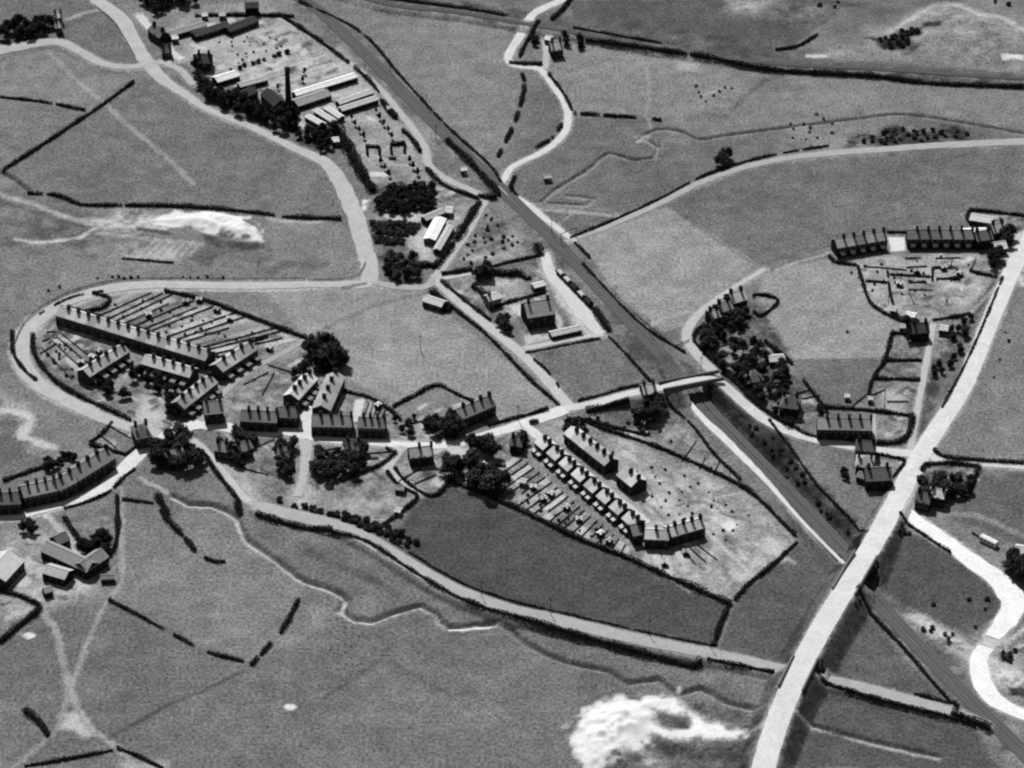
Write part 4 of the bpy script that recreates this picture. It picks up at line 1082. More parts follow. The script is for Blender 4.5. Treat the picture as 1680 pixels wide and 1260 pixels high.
# garden sheds and greenhouses
SHEDS = [(146, 590), (162, 583), (240, 522), (300, 500), (322, 497), (350, 512), (372, 528), (436, 575), (128, 600), (180, 640), (246, 592), (330, 585), (905, 818), (888, 825), (930, 840), (945, 858), (870, 805), (985, 883), (1000, 895), (620, 672), (1470, 470), (1545, 445), (1575, 455), (1500, 450), (1120, 912), (1085, 930)]
for x, y in SHEDS:
    a = P(x, y)
    house("garden_shed", "small pale-roofed garden shed standing on a garden plot", "shed", "garden sheds on the plots", a[0], a[1], random.choice([0.3, -0.5, 0.9, 0.0]), 2.4, 1.9, 1.8, 24, 80, random.choice([210, 235, 160, 190]), chim=(), wins=0, doors=1, storeys=1)

# tall brickworks stack
def stack():
    p = P(474, 186)
    root = place_empty("chimney_stack", p[0], p[1], 0)
    tag(root, "tall dark factory stack rising from the brickworks", "chimney")
    H = 24.0
    link("plinth", MB().box(-1.9, 1.9, -1.9, 1.9, -.5, 3.0).mesh("plinth", M_WALL), 52, root)
    link("shaft", MB().tube([(0, 0, 3.0, 1.55), (0, 0, H * .5, 1.3), (0, 0, H, 1.05)], 20).mesh("shaft", M_WALL), 48, root)
    link("cap", MB().tube([(0, 0, H - .9, 1.12), (0, 0, H - .6, 1.42), (0, 0, H - .1, 1.42), (0, 0, H + .1, 1.1)], 20).mesh("cap", M_WALL), 44, root)
    for k in range(4): link("iron_band", MB().tube([(0, 0, 6 + k * 4, 1.52 - k * .1), (0, 0, 6.25 + k * 4, 1.52 - k * .1)], 20).mesh("iron_band", M_IRON), 40, root)
stack()

# ------------------------------------------------------------------ bridges
def bridge(label, ctr, i0, i1, half, parapet_t, z_under):
    """deck, parapets and abutments on the stretch ctr[i0:i1] of a road"""
    seg_ = ctr[i0:i1]
    a, b = seg_[0], seg_[-1]
    mid = ((a[0] + b[0]) / 2, (a[1] + b[1]) / 2)
    L = math.hypot(b[0] - a[0], b[1] - a[1])
    rz = math.atan2(b[1] - a[1], b[0] - a[0])
    z = (a[2] + b[2]) / 2
    root = bpy.data.objects.new("road_bridge", None)
    COL.objects.link(root)
    root.location = (mid[0], mid[1], z_under)
    root.rotation_euler = (0, 0, rz)
    tag(root, label, "bridge")
    h = z - z_under
    link("deck", MB().box(-L / 2, L / 2, -half, half, h - 1.2, h - .45).mesh("deck", M_WALL), 90, root)
    for s in (-1, 1):
        y0, y1 = (half - .45, half) if s > 0 else (-half, -half + .45)
        link("parapet", MB().box(-L / 2 - 5, L / 2 + 5, y0, y1, h - .4, h + 1.15).box(-L / 2 - 5.1, L / 2 + 5.1, y0 - .08, y1 + .08, h + 1.15, h + 1.32).mesh("parapet", M_WALL), parapet_t, root)
        x0, x1 = (L / 2 - 1.2, L / 2 + 1.0) if s > 0 else (-L / 2 - 1.0, -L / 2 + 1.2)
        link("abutment", MB().box(x0, x1, -half + .02, half - .02, -1.0, h - 1.0).mesh("abutment", M_WALL), 80, root)
def near_i(ctr, px):
    q = P(*px)
    return min(range(len(ctr)), key=lambda i: (ctr[i][0] - q[0]) ** 2 + (ctr[i][1] - q[1]) ** 2)
i = near_i(MAIN_C, (1402, 942, 6.2)); bridge("brick bridge carrying the main road over the railway", MAIN_C, i - 3, i + 3, 4.7, 130, -0.3)
i = near_i(MAIN_C, (1306, 1112, 6.2)); bridge("brick bridge carrying the main road over the old tramway", MAIN_C, i - 2, i + 2, 4.7, 130, 1.0)
i = near_i(WEST_C, (1126, 627, 5.2)); bridge("stone bridge taking the village road over the railway", WEST_C, i - 3, i + 3, 3.0, 120, -1.4)
def footbridge():
    p = P(933, 395)
    root = place_empty("signal_gantry", p[0], p[1], math.radians(-52))
    tag(root, "small signal gantry with ladder posts at the level crossing", "gantry")
    for y in (-4.2, 4.2):
        link("post", MB().box(-.12, .12, y - .12, y + .12, -.5, 5.2).mesh("post", M_WOOD), 60, root)
    link("beam", MB().box(-.1, .1, -4.6, 4.6, 5.0, 5.25).mesh("beam", M_WOOD), 60, root)
    for y in (-2, 2): link("signal_arm", MB().box(-.06, .06, y, y + 1.2, 5.6, 5.9).box(-.06, .06, y - .06, y + .06, 5.2, 6.2).mesh("signal_arm", M_WOOD), 170, root)
footbridge()

# ------------------------------------------------------------------ vegetation
def leaf_cloud(pts_r, size, flat=0.6):
    """quads scattered on given (centre) points, random tilt"""
    n = len(pts_r)
    c = np.array(pts_r)
    ax = RNG.normal(size=(n, 3))
    ax /= np.linalg.norm(ax, axis=1)[:, None]
    nrm = RNG.normal(size=(n, 3))
    nrm[:, 2] = np.abs(nrm[:, 2]) + flat
    nrm /= np.linalg.norm(nrm, axis=1)[:, None]
    u = np.cross(nrm, ax)
    u /= np.linalg.norm(u, axis=1)[:, None] + 1e-9
    v = np.cross(nrm, u)
    s = size * RNG.uniform(0.6, 1.3, (n, 1))
    q = np.stack([c - u * s - v * s * .7, c + u * s - v * s * .7, c + u * s * .7 + v * s, c - u * s * .7 + v * s], 1).reshape(-1, 3)
    return q
def quad_mesh(name, q, m):
    n = len(q) // 4
    me = bpy.data.meshes.new(name)
    me.vertices.add(len(q))
    me.vertices.foreach_set("co", np.asarray(q, np.float32).ravel())
    me.loops.add(n * 4)
    me.loops.foreach_set("vertex_index", np.arange(n * 4, dtype=np.int32))
    me.polygons.add(n)
    me.polygons.foreach_set("loop_start", np.arange(0, n * 4, 4, dtype=np.int32))
    me.update(calc_edges=True)
    me.materials.append(m)
    return me
def blob(x, y, z, r, rg, sq=.85, nu=8, nv=5):
    g = [[(x + r * j_ * math.sin(math.pi * b / nv) * math.cos(6.283 * a / nu), y + r * j_ * math.sin(math.pi * b / nv) * math.sin(6.283 * a / nu), z + sq * r * j_ * math.cos(math.pi * b / nv)) for a in range(nu) for j_ in (rg.uniform(.82, 1.1),)] for b in range(nv + 1)]
    return [p for b in range(nv) for a in range(nu) for p in (g[b][a], g[b + 1][a], g[b + 1][(a + 1) % nu], g[b][(a + 1) % nu])]
def make_tree(seed, slim=False):
    """unit tree: height 1, crown radius about .42"""
    rg = np.random.default_rng(seed)
    pts = []
    lobes = []
    nl = 9 if not slim else 6
    for k in range(nl):
        an, rr = rg.uniform(0, 6.283), rg.uniform(0.08, 0.30) * (0.45 if slim else 1)
        z = rg.uniform(0.32, 0.82)
        rr *= 1.15 - abs(z - .5)
        lobes.append((rr * math.cos(an), rr * math.sin(an), z, rg.uniform(0.13, 0.21) * (0.75 if slim else 1)))
    lobes.append((0, 0, 0.86 if not slim else .9, 0.13))
    lobes.append((0, 0, 0.55, 0.2))
    for (x, y, z, r) in lobes:
        n = 95
        d = rg.normal(size=(n, 3))
        d /= np.linalg.norm(d, axis=1)[:, None]
        d *= (r * rg.uniform(0.7, 1.28, (n, 1)))
        d[:, 2] *= 0.85
        pts += [(x + a, y + b, z + c) for a, b, c in d]
    core = [p for (x, y, z, r) in lobes for p in blob(x, y, z, r * .8, rg)]
    crown = quad_mesh("crown", np.concatenate([leaf_cloud(pts, 0.036, .3), np.array(core)]), M_LEAF)
    tr = MB()
    tr.tube([(0, 0, -0.06, .035), (0.01, 0, .2, .024), (0.0, .01, .45, .016), (0, 0, .7, .006)], 7)
    for x, y, z, r in lobes[:5]:
        b = len(tr.v)
        for t, rad in ((0, .014), (1, .006)):
            cx, cy, cz = x * t, y * t, .28 + (z - .28) * t
            tr.v += [(cx + rad * math.cos(a), cy + rad * math.sin(a), cz) for a in (0, 2.09, 4.19)]
        tr.f += [(b, b + 1, b + 4, b + 3), (b + 1, b + 2, b + 5, b + 4), (b + 2, b, b + 3, b + 5)]
    return crown, tr.mesh("trunk", M_WOOD)
TREES = [make_tree(100 + k) for k in range(7)]
SLIM = [make_tree(300 + k, True) for k in range(3)]
def make_bush(seed):
    rg = np.random.default_rng(seed)
    pts = []
    for k in range(6):
        an, rr = rg.uniform(0, 6.283), rg.uniform(0, .35)
        c = (rr * math.cos(an), rr * math.sin(an), rg.uniform(.3, .62))
        d = rg.normal(size=(60, 3))
        d /= np.linalg.norm(d, axis=1)[:, None]
        d *= .3 * rg.uniform(.5, 1.1, (60, 1))
        pts += [(c[0] + a, c[1] + b, max(.02, c[2] + e)) for a, b, e in d]
    core = [p for k in range(3) for p in blob(rg.uniform(-.2, .2), rg.uniform(-.2, .2), .35, .36, rg)]
    return quad_mesh("bush", np.concatenate([leaf_cloud(pts, 0.075, .3), np.array(core)]), M_LEAF)
BUSHES = [make_bush(500 + k) for k in range(5)]
def on_road(p):
    i, j = int(np.searchsorted(gx, p[0])), int(np.searchsorted(gy, p[1]))
    return FLAT[min(j, NY - 1), min(i, NX - 1)] > 0.35
def merged(name, items, label):
    """ITEMS (mesh, location, rotation, scale) joined as one mass"""
    qs = []
    for me_, (x, y, z), rz, (sx, sy, sz) in items:
        v = np.empty(len(me_.vertices) * 3, np.float32)
        me_.vertices.foreach_get("co", v)
        v = v.reshape(-1, 3) * (sx, sy, sz)
        c, n = math.cos(rz), math.sin(rz)
        qs.append(np.stack([v[:, 0] * c - v[:, 1] * n + x, v[:, 0] * n + v[:, 1] * c + y, v[:, 2] + z], 1))
    o = link(name, quad_mesh(name, np.concatenate(qs), M_LEAF), 58)
    o["kind"], o["label"] = "stuff", label
def tree(x, y, h, label, group, tone=58, spread=1.0, name="tree", kinds=TREES):
    p = P(x, y)
    root = place_empty(name, p[0], p[1], random.uniform(0, 6.28))
    tag(root, label, "tree", group)
    cr, tk = random.choice(kinds)
    s = h * spread * random.uniform(.9, 1.1)
    link("crown", cr, tone * random.uniform(.85, 1.15), root, scale=(s, s, h))
    link("trunk", tk, 60, root, scale=(s, s, h))
def bush(x, y, s, label, group, tone=60, name="bush", z=None):
    p = P(x, y)
    o = link(name, random.choice(BUSHES), tone * 1.35 * random.uniform(.8, 1.2), None, (p[0], p[1], hz(p[0], p[1]) - .05), random.uniform(0, 6.28), (s, s, s * random.uniform(.7, 1.0)))
    tag(o, label, "bush", group)
def inpoly(x, y, pts):
    c = False
    for k in range(len(pts)):
        (x0, y0), (x1, y1) = pts[k], pts[(k + 1) % len(pts)]
        if (y0 > y) != (y1 > y) and x < (x1 - x0) * (y - y0) / (y1 - y0) + x0: c = not c
    return c
def scatter(pts, n, dmin):
    xs, ys = [p[0] for p in pts], [p[1] for p in pts]
    out = []
    for _ in range(n * 60):
        if len(out) >= n: break
        x, y = random.uniform(min(xs), max(xs)), random.uniform(min(ys), max(ys))
        if inpoly(x, y, pts) and all((x - a) ** 2 + ((y - b) * 1.8) ** 2 > dmin ** 2 for a, b in out): out.append((x, y))
    return sorted(out, key=lambda q: q[1])
WOODS = [   # polygon of the bases, count, spacing px, height range, tone, label, group
    ([(250, 735), (275, 722), (325, 725), (332, 760), (300, 780), (255, 770)], 15, 14, (6, 9), 48, "dark round tree in the ring below the street fork", "trees of the ring below the street fork"),
    ([(505, 575), (560, 572), (562, 600), (520, 612), (503, 602)], 12, 12, (6, 10), 46, "tall dark tree sheltering the farm above the climbing lane", "tall farm trees"),
    ([(478, 612), (500, 605), (500, 618), (480, 622)], 3, 9, (4, 6), 46, "low dark tree at the corner of the field and lane", "corner trees"),
    ([(132, 895), (178, 890), (180, 908), (150, 915), (135, 908)], 8, 11, (5, 8), 42, "black-looking tree behind the western farmyard", "trees behind the western farmyard"),
    ([(36, 862), (55, 862), (56, 876), (38, 876)], 3, 9, (4, 6), 46, "rounded tree in the paddock below the southwest row", "paddock trees"),
    ([(615, 332), (645, 310), (672, 316), (690, 308), (712, 308), (712, 345), (700, 355), (688, 347), (655, 354), (620, 350)], 52, 8.5, (3.5, 5.0), 44, "low dark tree in the dense copse behind the works garden", "trees of the dense copse"),
    ([(628, 430), (685, 425), (690, 465), (635, 470)], 17, 12, (4, 6.5), 54, "rough dark tree in the scrub by the road junction", "trees of the junction scrub"),
    ([(780, 448), (800, 446), (804, 458), (780, 460)], 5, 8, (5, 7), 44, "dark tree standing between the two light lanes", "trees between the lanes"),
    ([(815, 528), (835, 525), (845, 560), (862, 572), (850, 575), (820, 545)], 9, 10, (4, 6), 56, "garden tree beside the lane in the station grounds", "station garden trees"),
    ([(702, 700), (740, 690), (752, 705), (750, 722), (715, 722)], 12, 12, (5, 8.5), 50, "dark tree north of the street before the gabled row", "trees north of the street"),
    ([(762, 735), (802, 728), (806, 750), (775, 755)], 10, 12, (6, 9), 52, "large tree at the island by the estate turning", "trees of the lane island"),
    ([(728, 755), (752, 752), (755, 778), (735, 785)], 6, 12, (6, 9), 54, "tall tree beside the cottage pair garden", "cottage garden trees"),
    ([(770, 770), (795, 775), (835, 795), (825, 815), (795, 812), (772, 795)], 14, 12, (7, 10), 48, "tall shading tree in the belt behind the estate", "trees of the belt behind the estate"),
    ([(838, 730), (865, 725), (862, 740), (845, 745)], 5, 9, (4, 6), 54, "tree in the hedged garden at the estate corner", "estate corner trees"),
    ([(925, 702), (950, 698), (968, 712), (950, 722), (928, 712)], 6, 9, (3.5, 6), 52, "small tree at the top of the estate allotments", "allotment top trees"),
    ([(1055, 672), (1085, 660), (1092, 690), (1068, 700), (1045, 690)], 11, 10, (4, 8), 48, "dark tree in the gardens south of the bridge road", "trees south of the bridge road"),
    ([(1150, 560), (1200, 515), (1232, 515), (1225, 540), (1190, 560), (1165, 585)], 16, 12, (4.5, 7.5), 46, "dark tree in the upper wooded gardens", "trees of the upper wooded gardens"),
    ([(1165, 590), (1210, 565), (1255, 570), (1280, 600), (1300, 640), (1290, 690), (1250, 668), (1200, 625)], 27, 14, (4, 7), 48, "dark tree in the lower wooded gardens beside the road", "trees of the lower wooded gardens"),
    ([(1618, 425), (1662, 420), (1655, 442), (1628, 440)], 9, 10, (5, 7.5), 42, "dark tree between hill farm and main road", "trees by the hill farm road"),
    ([(1645, 392), (1668, 390), (1668, 402), (1648, 402)], 5, 9, (5, 7.5), 42, "dark tree behind the hill farmhouse", "trees behind the hill farmhouse"),
    ([(1510, 800), (1545, 795), (1552, 815), (1520, 815)], 9, 10, (5, 8), 52, "tree in the garden east of the main road", "trees east of the main road"),
    ([(1555, 795), (1592, 790), (1590, 815), (1560, 828)], 8, 11, (4, 6), 56, "small tree around the eastern garden plot", "trees around the eastern plot"),
    ([(1378, 780), (1390, 778), (1392, 788), (1380, 788)], 2, 7, (4, 5), 44, "small dark tree west of the crossroads houses", "trees west of the crossroads houses"),
    ([(1648, 925), (1690, 930), (1690, 965), (1655, 950)], 8, 11, (6, 9), 44, "dark tree beside the quarry barn", "quarry barn trees"),
    ([(0, 60), (25, 45), (55, 38), (88, 45), (60, 62), (0, 80)], 18, 11, (5, 8), 38, "very dark tree of the hilltop wood", "trees of the hilltop wood"),
    ([(1172, 265), (1195, 252), (1200, 268), (1180, 276)], 4, 9, (5, 7), 50, "lone clump tree in the eastern pasture", "eastern pasture clump"),
    ([(922, 60), (940, 55), (945, 75), (925, 75)], 4, 9, (5, 7), 42, "dark tree behind the lone farmhouse", "trees behind the lone farmhouse"),
    ([(945, 72), (957, 72), (955, 82), (947, 82)], 2, 7, (4, 6), 42, "dark tree at the field corner by the lone farmhouse", "field corner trees"),
    ([(872, 68), (882, 65), (882, 80), (874, 80)], 3, 7, (3, 5), 48, "small tree beside the farmhouse drive", "drive trees"),
    ([(385, 718), (420, 715), (418, 735), (392, 738)], 7, 10, (4, 7), 50, "tree in front of the western street row", "trees before the western street row"),
    ([(345, 735), (395, 735), (400, 768), (370, 760)], 13, 9, (3.5, 5.5), 52, "shrubby tree in the gardens by the tramway lane", "trees by the tramway lane"),
    ([(445, 735), (490, 730), (490, 785), (470, 790), (450, 760)], 18, 10, (3.5, 6.5), 50, "tree in the gardens west of the dropping lane", "trees west of the dropping lane"),
    ([(508, 750), (560, 745), (600, 735), (600, 775), (540, 795), (510, 785)], 32, 10, (3.5, 7), 50, "tree in the gardens east of the dropping lane", "trees east of the dropping lane"),
    ([(555, 735), (600, 732), (598, 745), (560, 745)], 5, 10, (5, 7), 46, "dark tree across the street from the lane corner row", "trees across from the lane corner"),
    ([(270, 655), (295, 665), (320, 680), (300, 694), (275, 680)], 7, 10, (4, 6.5), 46, "dark tree behind the bright yard on the lane", "trees behind the bright yard"),
    ([(145, 625), (160, 620), (200, 640), (215, 655), (170, 652)], 9, 10, (3.5, 5.5), 44, "small dark tree between the loop gardens and rows", "trees between the loop gardens"),
    ([(215, 605), (235, 615), (300, 645), (270, 648), (215, 630)], 10, 11, (3.5, 6), 40, "dark tree in the court between the terraces", "trees in the court between terraces"),
    ([(640, 690), (700, 680), (700, 715), (650, 720)], 7, 14, (2.5, 4.5), 60, "small fruit tree in the plot north of the street", "fruit trees north of the street"),
    ([(60, 762), (100, 748), (130, 752), (125, 765), (70, 775)], 8, 10, (3, 5), 50, "small tree behind the southwest street row", "trees behind the southwest row"),
    ([(335, 150), (372, 160), (410, 180), (440, 185), (485, 200), (488, 225), (440, 212), (380, 190), (340, 165)], 30, 11, (5, 8.5), 40, "dark tree in the belt along the works road", "trees of the works belt"),
    ([(318, 110), (332, 125), (338, 150), (325, 140)], 5, 9, (4, 7), 42, "dark tree at the works entrance", "works entrance trees"),
    ([(490, 222), (545, 215), (560, 240), (530, 250), (495, 240)], 14, 11, (4, 7), 40, "dark tree at the corner of the works road and garden", "trees at the works corner"),
    ([(225, 4), (320, -2), (330, 6), (262, 14), (232, 14)], 12, 10, (5, 8), 40, "black-looking tree at the top of the works", "trees at the top of the works"),
    ([(462, 182), (482, 190), (486, 210), (466, 206)], 6, 8, (5, 8), 38, "dark tree at the foot of the tall stack", "trees at the foot of the stack"),
    ([(228, 22), (262, 12), (290, 5), (260, 30)], 6, 11, (4, 6), 44, "dark tree above the works lane", "trees above the works lane"),
    ([(1555, 540), (1590, 520), (1600, 530), (1570, 600), (1525, 628), (1522, 615), (1550, 590)], 14, 10, (3, 5), 46, "dark scrubby tree on the bank between lane and main road", "bank trees by the main road"),
    ([(1478, 530), (1525, 545), (1520, 570), (1495, 570)], 7, 9, (3.5, 5.5), 44, "dark tree around the cottage at the thin lane head", "trees around the lane head cottage"),
    ([(1340, 672), (1375, 670), (1345, 680)], 3, 8, (3, 4), 50, "small tree at the terrace garden corner", "terrace garden trees"),
]
TREE_SPECS = []
for poly, n, dm, (h0, h1), tone, label, group in WOODS:
    for x, y in scatter(poly, n, dm):
        if not on_road(P(x, y)): TREE_SPECS.append((random.uniform(h0, h1), random.uniform(.95, 1.25), x, y, label, group, tone * 1.5))
TREE_SPECS.sort(key=lambda t: -t[0] * t[1])
for h, sp, x, y, label, group, tone in TREE_SPECS[:298]: tree(x, y, h, label, group, tone, sp)
rest = []
for h, sp, x, y, *_ in TREE_SPECS[298:]:
    p = P(x, y)
    rest.append((random.choice(TREES)[0], (p[0], p[1], hz(p[0], p[1]) - .08 * h), random.uniform(0, 6.28), (h * sp, h * sp, h)))
merged("undergrowth", rest, "small scrubby trees filling the gardens and copses")
# clipped conifers of the works garden
for x, y in [(577, 197), (583, 207), (590, 218), (597, 228), (617, 186), (623, 197), (630, 207), (637, 217), (643, 228), (625, 270), (632, 280), (638, 291), (672, 268), (678, 278), (685, 288), (500, 122), (456, 148), (497, 135)]:
    tree(x, y, random.uniform(3.2, 4.2), "slim clipped conifer standing in the works garden avenue", "clipped conifers of the works garden", 52, 0.95, "conifer", SLIM)
BUSH_GROUPS = [
    ([(x + random.uniform(-4, 4), y + random.uniform(-2, 2)) for x, y in [(382, 116), (392, 113), (404, 110), (414, 107), (425, 103), (436, 99), (448, 95), (460, 90), (470, 87)]], 2.2, 46, "round bush in the dotted line across the brickworks yard", "bushes across the brickworks yard"),
    ([(632, 132), (656, 148), (667, 168), (648, 162)], 3.0, 40, "dark bush growing on the railway slope by the works", "bushes on the railway slope"),
    (scatter([(345, 62), (450, 50), (470, 80), (390, 105)], 22, 9), 1.0, 90, "tiny bush in the pale works orchard", "bushes of the works orchard"),
    (scatter([(1150, 665), (1270, 715), (1400, 880), (1395, 915), (1300, 800)], 46, 10), 2.0, 48, "dark scrub bush in the railway cutting", "scrub of the railway cutting"),
    (scatter([(1425, 985), (1590, 1050), (1580, 1065), (1440, 1000)], 12, 8), 1.8, 52, "scrub bush on the slope below the quarry field", "scrub below the quarry field"),
    (scatter([(1400, 1000), (1420, 990), (1330, 1100), (1300, 1180), (1285, 1180), (1320, 1100)], 26, 7), 1.8, 50, "bush on the foot of the main road bank", "bushes of the main road bank"),
    (scatter([(1440, 890), (1478, 850), (1500, 870), (1430, 950)], 12, 8), 2.0, 50, "bush between the main road and the quarry field", "bushes above the quarry field"),
    (scatter([(455, 820), (520, 840), (600, 850), (700, 900), (660, 895), (600, 875), (520, 855), (460, 840)], 46, 7), 2.9, 46, "bush along the upper side of the tramway bank", "bushes above the tramway"),
    ([(160, 457), (185, 455), (195, 455), (203, 457), (215, 456), (226, 455), (250, 456), (258, 457), (280, 456), (300, 455), (312, 455), (325, 456), (340, 455), (366, 456), (80, 478), (98, 472)], 1.3, 52, "small bush beyond the loop road fence", "bushes beyond the loop road fence"),
    (scatter([(195, 470), (255, 468), (255, 477), (198, 477)], 9, 6), 2.0, 48, "bush in the thicket inside the loop road", "thicket inside the loop road"),
    (scatter([(1400, 235), (1460, 212), (1590, 216), (1598, 228), (1450, 244)], 40, 9), 2.2, 52, "dark gorse bush above the eastern road", "gorse above the eastern road"),
    (scatter([(1290, 190), (1340, 188), (1400, 215), (1300, 235)], 12, 12), 1.5, 96, "scattered bush in the eastern rough pasture", "scattered bushes of the rough pasture"),
    (scatter([(1130, 140), (1215, 140), (1180, 165), (1140, 170)], 8, 10), 1.4, 100, "low bush in the rough upper pasture", "bushes of the upper pasture"),
    (scatter([(1432, 62), (1478, 60), (1500, 82), (1460, 82)], 14, 8), 2.4, 42, "gorse bush on the dark patch of the pale hill", "gorse of the pale hill"),
    (scatter([(1478, 52), (1510, 50), (1508, 62), (1482, 62)], 8, 7), 2.2, 44, "gorse bush on the upper dark patch of the pale hill", "upper gorse of the pale hill"),
    (scatter([(607, 364), (688, 368), (678, 388), (614, 385)], 46, 6), 2.3, 50, "bramble bush in the rough strip by the works yard", "brambles of the rough strip"),
    (scatter([(614, 389), (666, 393), (662, 401), (616, 401)], 22, 5), 2.0, 50, "bramble bush in the narrow strip by the works yard", "brambles of the narrow strip"),
    (scatter([(725, 400), (790, 340), (860, 400), (800, 430), (735, 440)], 26, 12), 1.5, 62, "bush in the waste ground beside the station lane", "bushes of the waste ground"),
    (scatter([(60, 560), (120, 560), (160, 610), (110, 625)], 18, 9), 1.3, 52, "garden bush inside the loop road plots", "bushes of the loop gardens"),
    (scatter([(150, 490), (250, 490), (430, 550), (360, 575), (200, 525)], 26, 14), 1.2, 60, "garden bush in the long back gardens", "bushes of the long back gardens"),
    (scatter([(880, 800), (960, 850), (1020, 905), (940, 870), (850, 825)], 20, 10), 1.2, 58, "garden bush behind the council semis", "bushes behind the council semis"),
    (scatter([(950, 705), (1000, 730), (1150, 790), (1240, 850), (1180, 900), (1080, 850), (1040, 800)], 34, 16), 1.1, 66, "small bush among the estate allotments", "bushes of the estate allotments"),
    (scatter([(965, 690), (1040, 672), (1130, 740), (1050, 715)], 18, 11), 1.8, 54, "bush in the rough plots below the bridge road", "bushes below the bridge road"),
    (scatter([(1380, 440), (1480, 420), (1600, 420), (1560, 500), (1440, 490)], 24, 14), 1.2, 60, "garden bush behind the hill terraces", "bushes behind the hill terraces"),
    ([(775, 365), (800, 378), (805, 362), (826, 389), (824, 398), (775, 412)], 1.6, 46, "dark bush by the white huts on the waste ground", "bushes by the waste ground huts"),
    (scatter([(1640, 1070), (1666, 1068), (1660, 1088), (1642, 1086)], 8, 6), 1.6, 46, "dark bush in the hollow of the quarry yard", "bushes of the quarry hollow"),
    ([(1620, 985), (1635, 990), (1628, 1005), (1615, 1000), (1640, 1000), (1530, 993), (1590, 985), (1600, 1030)], 1.8, 46, "bush in the dark corner by the chalk road bend", "bushes by the chalk road bend"),
    ([(800, 372), (1390, 545), (1640, 590), (1655, 560), (1650, 545), (1630, 620)], 1.3, 62, "tiny bush at the far verge of the main road", "bushes of the main road verge"),
    ([(1345, 10), (1375, 5), (1370, 12), (1655, 8), (1632, 4)], 2.4, 44, "dark bush on the upper moor", "bushes of the upper moor"),
]
SPECS = []
for pts, s, tone, label, group in BUSH_GROUPS:
    for x, y in pts:
        if not on_road(P(x, y)): SPECS.append((s * random.uniform(.75, 1.3), x, y, label, group, tone))
SPECS.sort(key=lambda t: -t[0])
for s_, x, y, label, group, tone in SPECS[:298]: bush(x, y, s_, label, group, tone)
rest = []
for s_, x, y, *_ in SPECS[298:]:
    p = P(x, y)
    rest.append((random.choice(BUSHES), (p[0], p[1], hz(p[0], p[1]) - .05), random.uniform(0, 6.28), (s_, s_, s_ * .85)))
merged("weeds", rest, "small weeds and bushes dotted over plots and waste ground")

def hedge(px, label, w=1.3, h=1.4, tone=52, gaps=0.0, group=None, curve=True, name="hedge"):
    pts = P2(px)
    pts = smooth(pts, 1.6) if curve else [q for a, b in zip(pts[:-1], pts[1:]) for q in smooth([a, b], 1.6)[:-1]] + [pts[-1]]
    c = []
    ph = random.uniform(0, 100)
    for i, (a, b) in enumerate(zip(pts[:-1], pts[1:])):
        L = math.hypot(b[0] - a[0], b[1] - a[1])
        g = float(vnoise(np.array([a[0] + ph]), np.array([a[1]]), 5.0)[0])
        if gaps and g < gaps: continue
        k = 0.5 + 1.05 * g
        n = max(3, int(L * 26 * (w * .6 + h * .4)))
        for _ in range(n):
            t = random.random()
            x, y = a[0] + (b[0] - a[0]) * t, a[1] + (b[1] - a[1]) * t
            r = random.uniform(-1, 1)
            nx, ny = -(b[1] - a[1]) / (L + 1e-6), (b[0] - a[0]) / (L + 1e-6)
            zz = h * k * (1 - abs(r) ** 3 * .5) * math.sqrt(random.random())
            c.append((x + nx * r * w * .62 * k, y + ny * r * w * .62 * k, hz(x, y) + zz))
    if not c: return
    core = []
    sec = []
    for i in range(len(pts)):
        a, b = pts[max(0, i - 1)], pts[min(len(pts) - 1, i + 1)]
        L = math.hypot(b[0] - a[0], b[1] - a[1]) + 1e-6
        nx, ny = -(b[1] - a[1]) / L, (b[0] - a[0]) / L
        x, y = pts[i]
        g = float(vnoise(np.array([x + ph]), np.array([y]), 5.0)[0])
        k = (0.45 + 1.0 * g) * random.uniform(.75, 1.2)
        z = hz(x, y)
        sec.append((not (gaps and g < gaps), [(x + nx * q * w * k, y + ny * q * w * k, z + e * h * k) for q, e in ((.30, -.2), (.26, .5), (.05 * random.uniform(-2, 2), .72), (-.26, .5), (-.30, -.2))]))
    for (ok0, s0), (ok1, s1) in zip(sec[:-1], sec[1:]):
        if ok0 and ok1:
            for j in range(4): core += [s0[j], s0[j + 1], s1[j + 1], s1[j]]
    base = (pts[len(pts) // 2][0], pts[len(pts) // 2][1], 0.0)
    q = leaf_cloud([(p[0] - base[0], p[1] - base[1], p[2]) for p in c], 0.20, 0.25)
    if core: q = np.concatenate([q, np.array(core) - np.array([base])])
    o = link(name, quad_mesh(name, q, M_LEAF), tone, None, base)
    tag(o, label, "hedge", group)
